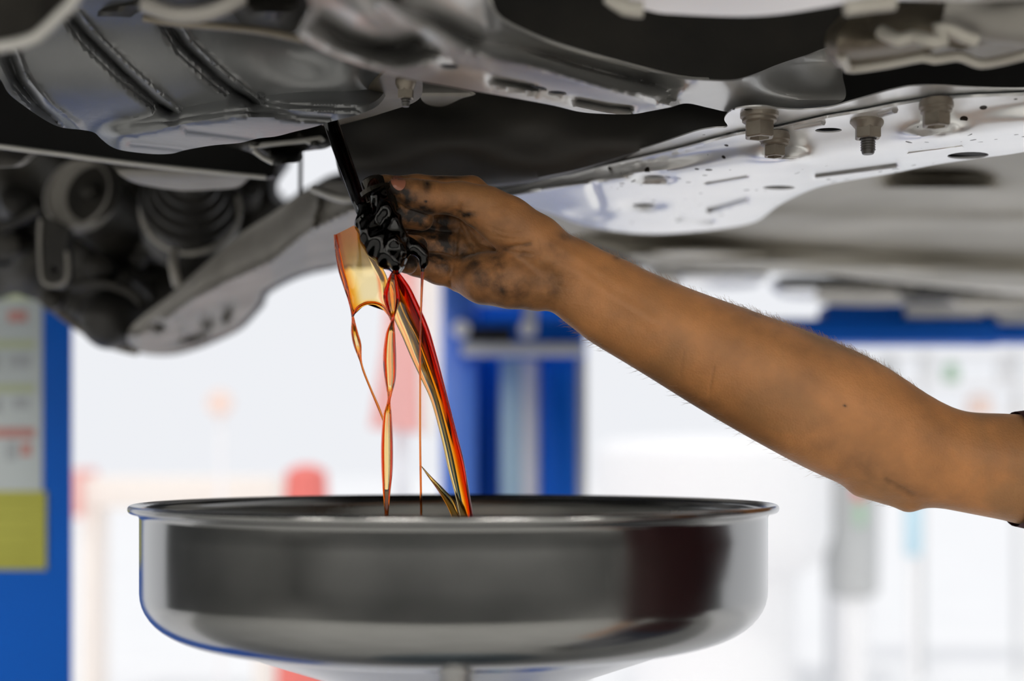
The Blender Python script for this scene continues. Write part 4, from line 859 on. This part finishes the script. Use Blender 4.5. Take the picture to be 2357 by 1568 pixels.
Vc, Qc = surface_nets(fo2, (P(800, 0, Y0).x, .88, P(0, 650, Y0).z), (P(1010, 0, Y0).x, .95, P(0, 390, Y0).z), .0008)
Vc = relax(Vc, Qc, 5); part(mk_np('oil_clump', Vc, Qc, M['oil_dark'], oil), 'black lump of oil over the fingertips')

def ribbon(name, Lc, Rc, tf, d0, m, bow=0., n=22, rows=60, par=oil):
    """thin liquid film between two edges; tf(s, t) gives half thickness in mm"""
    Lq, Rq = np.asarray(Lc, float), np.asarray(Rc, float)
    def samp(q, t):
        u = np.concatenate([[0], np.cumsum(np.hypot(*np.diff(q[:, :2], axis=0).T))]); u /= u[-1]; qq = cr(q, 4, False)
        uu = np.concatenate([[0], np.cumsum(np.hypot(*np.diff(qq[:, :2], axis=0).T))]); uu /= uu[-1]
        return np.array([np.interp(t, uu, qq[:, k]) for k in range(2)]).T
    ts = np.linspace(0, 1, rows); A, Bq = samp(Lq, ts), samp(Rq, ts); ss = (1-np.cos(np.linspace(0, math.pi, n)))/2; R = []
    for i, t in enumerate(ts):
        fr, bk = [], []
        for s in ss:
            x, y = A[i]*(1-s)+Bq[i]*s; y -= bow*t**3*4*s*(1-s)
            h = max(tf(s, t), 0)*min(1, math.sqrt(max(0, 1-(2*s-1)**8)))+.02; dz = d0+3*math.sin(3*t+2*s)
            fr.append(P(x, y, Y0+(dz-h)/1000)); bk.append(P(x, y, Y0+(dz+h)/1000))
        R.append(fr+bk[::-1])
    return loft(name, R, M[m], par, True, 60)
part(ribbon('oil_film', [(893, 640), (897, 690), (905, 730), (925, 774), (945, 821), (969, 873), (989, 916), (1004, 964), (1020, 1027), (1032, 1082), (1048, 1141), (1060, 1190), (1066, 1220)],
       [(915, 622), (940, 655), (956, 685), (985, 750), (1004, 813), (1020, 873), (1036, 936), (1052, 999), (1068, 1062), (1079, 1126), (1090, 1190), (1095, 1220)],
       lambda s, t: .13+.18*math.exp(-(s/.08)**2)+.28*sst(.15, .5, s)+(1.7+1.8*(1-t)**2)*sst(.42, .95, s)+.07*math.sin(s*30)*sst(.3, .6, s), -34, 'oil'), 'broad falling sheet of amber oil')
part(ribbon('oil_film', [(771, 541), (777, 580), (785, 620), (795, 655), (804, 690), (811, 730)], [(828, 512), (850, 566), (878, 612), (893, 645), (898, 690), (901, 736)],
       lambda s, t: .08+.55*math.exp(-(s/.16)**2)+.45*math.exp(-((1-s)/.12)**2)+.40*math.exp(-(t/.30)**2)+.3*math.exp(-((t-1)/.06)**2), -33, 'oil', bow=32.), 'thin orange web of oil')
part(strand('oil_strand', [(771, 540, 3, .8, -33), (777, 580, 6, 1.4, -33), (785, 620, 7, 1.6, -33), (795, 655, 6, 1.4, -33), (805, 695, 3, 1, -33), (812, 730, 3, 1, -33), (816, 765, 8, 1.6, -33), (823, 795, 9, 1.6, -33), (830, 830, 3, .8, -33), (838, 858, 2.6, .7, -33), (855, 900, 2.6, .7, -33), (872, 940, 3, .7, -33), (884, 972, 2, .6, -33)], 'oil', n=28, web=True), 'thin red strand at the left')
part(strand('oil_strand', [(812, 728, 2.5, .8, -33), (822, 710, 3, .8, -33), (838, 700, 3, .8, -33), (858, 697, 3, .8, -33), (876, 702, 3, .8, -33), (890, 714, 3, .8, -33), (902, 738, 3, .8, -33)], 'oil'))
part(strand('oil_strand', [(905, 628, 5, 2, -36), (903, 655, 14, 3.2, -36), (902, 685, 20, 4.2, -36), (903, 710, 13, 3, -36), (904, 735, 4, 1.5, -36), (899, 770, 11, 1.8, -36), (897, 820, 15, 1.9, -36), (898, 870, 13, 1.7, -36), (897, 905, 6, 1.3, -36), (895, 925, 4, 1.2, -36), (892, 960, 10, 1.6, -36),
        (891, 1020, 13.5, 1.8, -36), (891, 1080, 13, 1.8, -36), (890, 1130, 9, 1.6, -36), (890, 1175, 5, 1.2, -36), (890, 1215, 4, 1.2, -36)], 'oil', n=32, web=True), 'twisted red strand with lens-shaped swellings')
part(strand('oil_strand', [(973, 618, 4, 1.2, -35), (971, 660, 3, .9, -35), (969, 720, 2.4, .7, -36), (967, 800, 2.3, .7, -37), (967, 900, 2.3, .7, -37), (967, 1000, 2.4, .7, -37), (968, 1080, 2.6, .8, -37), (969, 1140, 2.6, .8, -37), (970, 1215, 2.6, .8, -37)], 'oil', n=10))
part(ribbon('oil_film', [(968, 1072), (985, 1098), (1008, 1130), (1030, 1168), (1050, 1215)], [(970, 1072), (992, 1096), (1024, 1128), (1048, 1158), (1066, 1215)], lambda s, t: .25+.5*math.exp(-(s/.15)**2)+.5*math.exp(-((1-s)/.15)**2), -35, 'oil', n=12, rows=30))
R_ = .196; lathe('oil_pool', [(R_, -.004), (R_, 0), (.001, .0002)], (pc.x, pc.y, rz-.058), M['oil_dark'], oil, n=64)
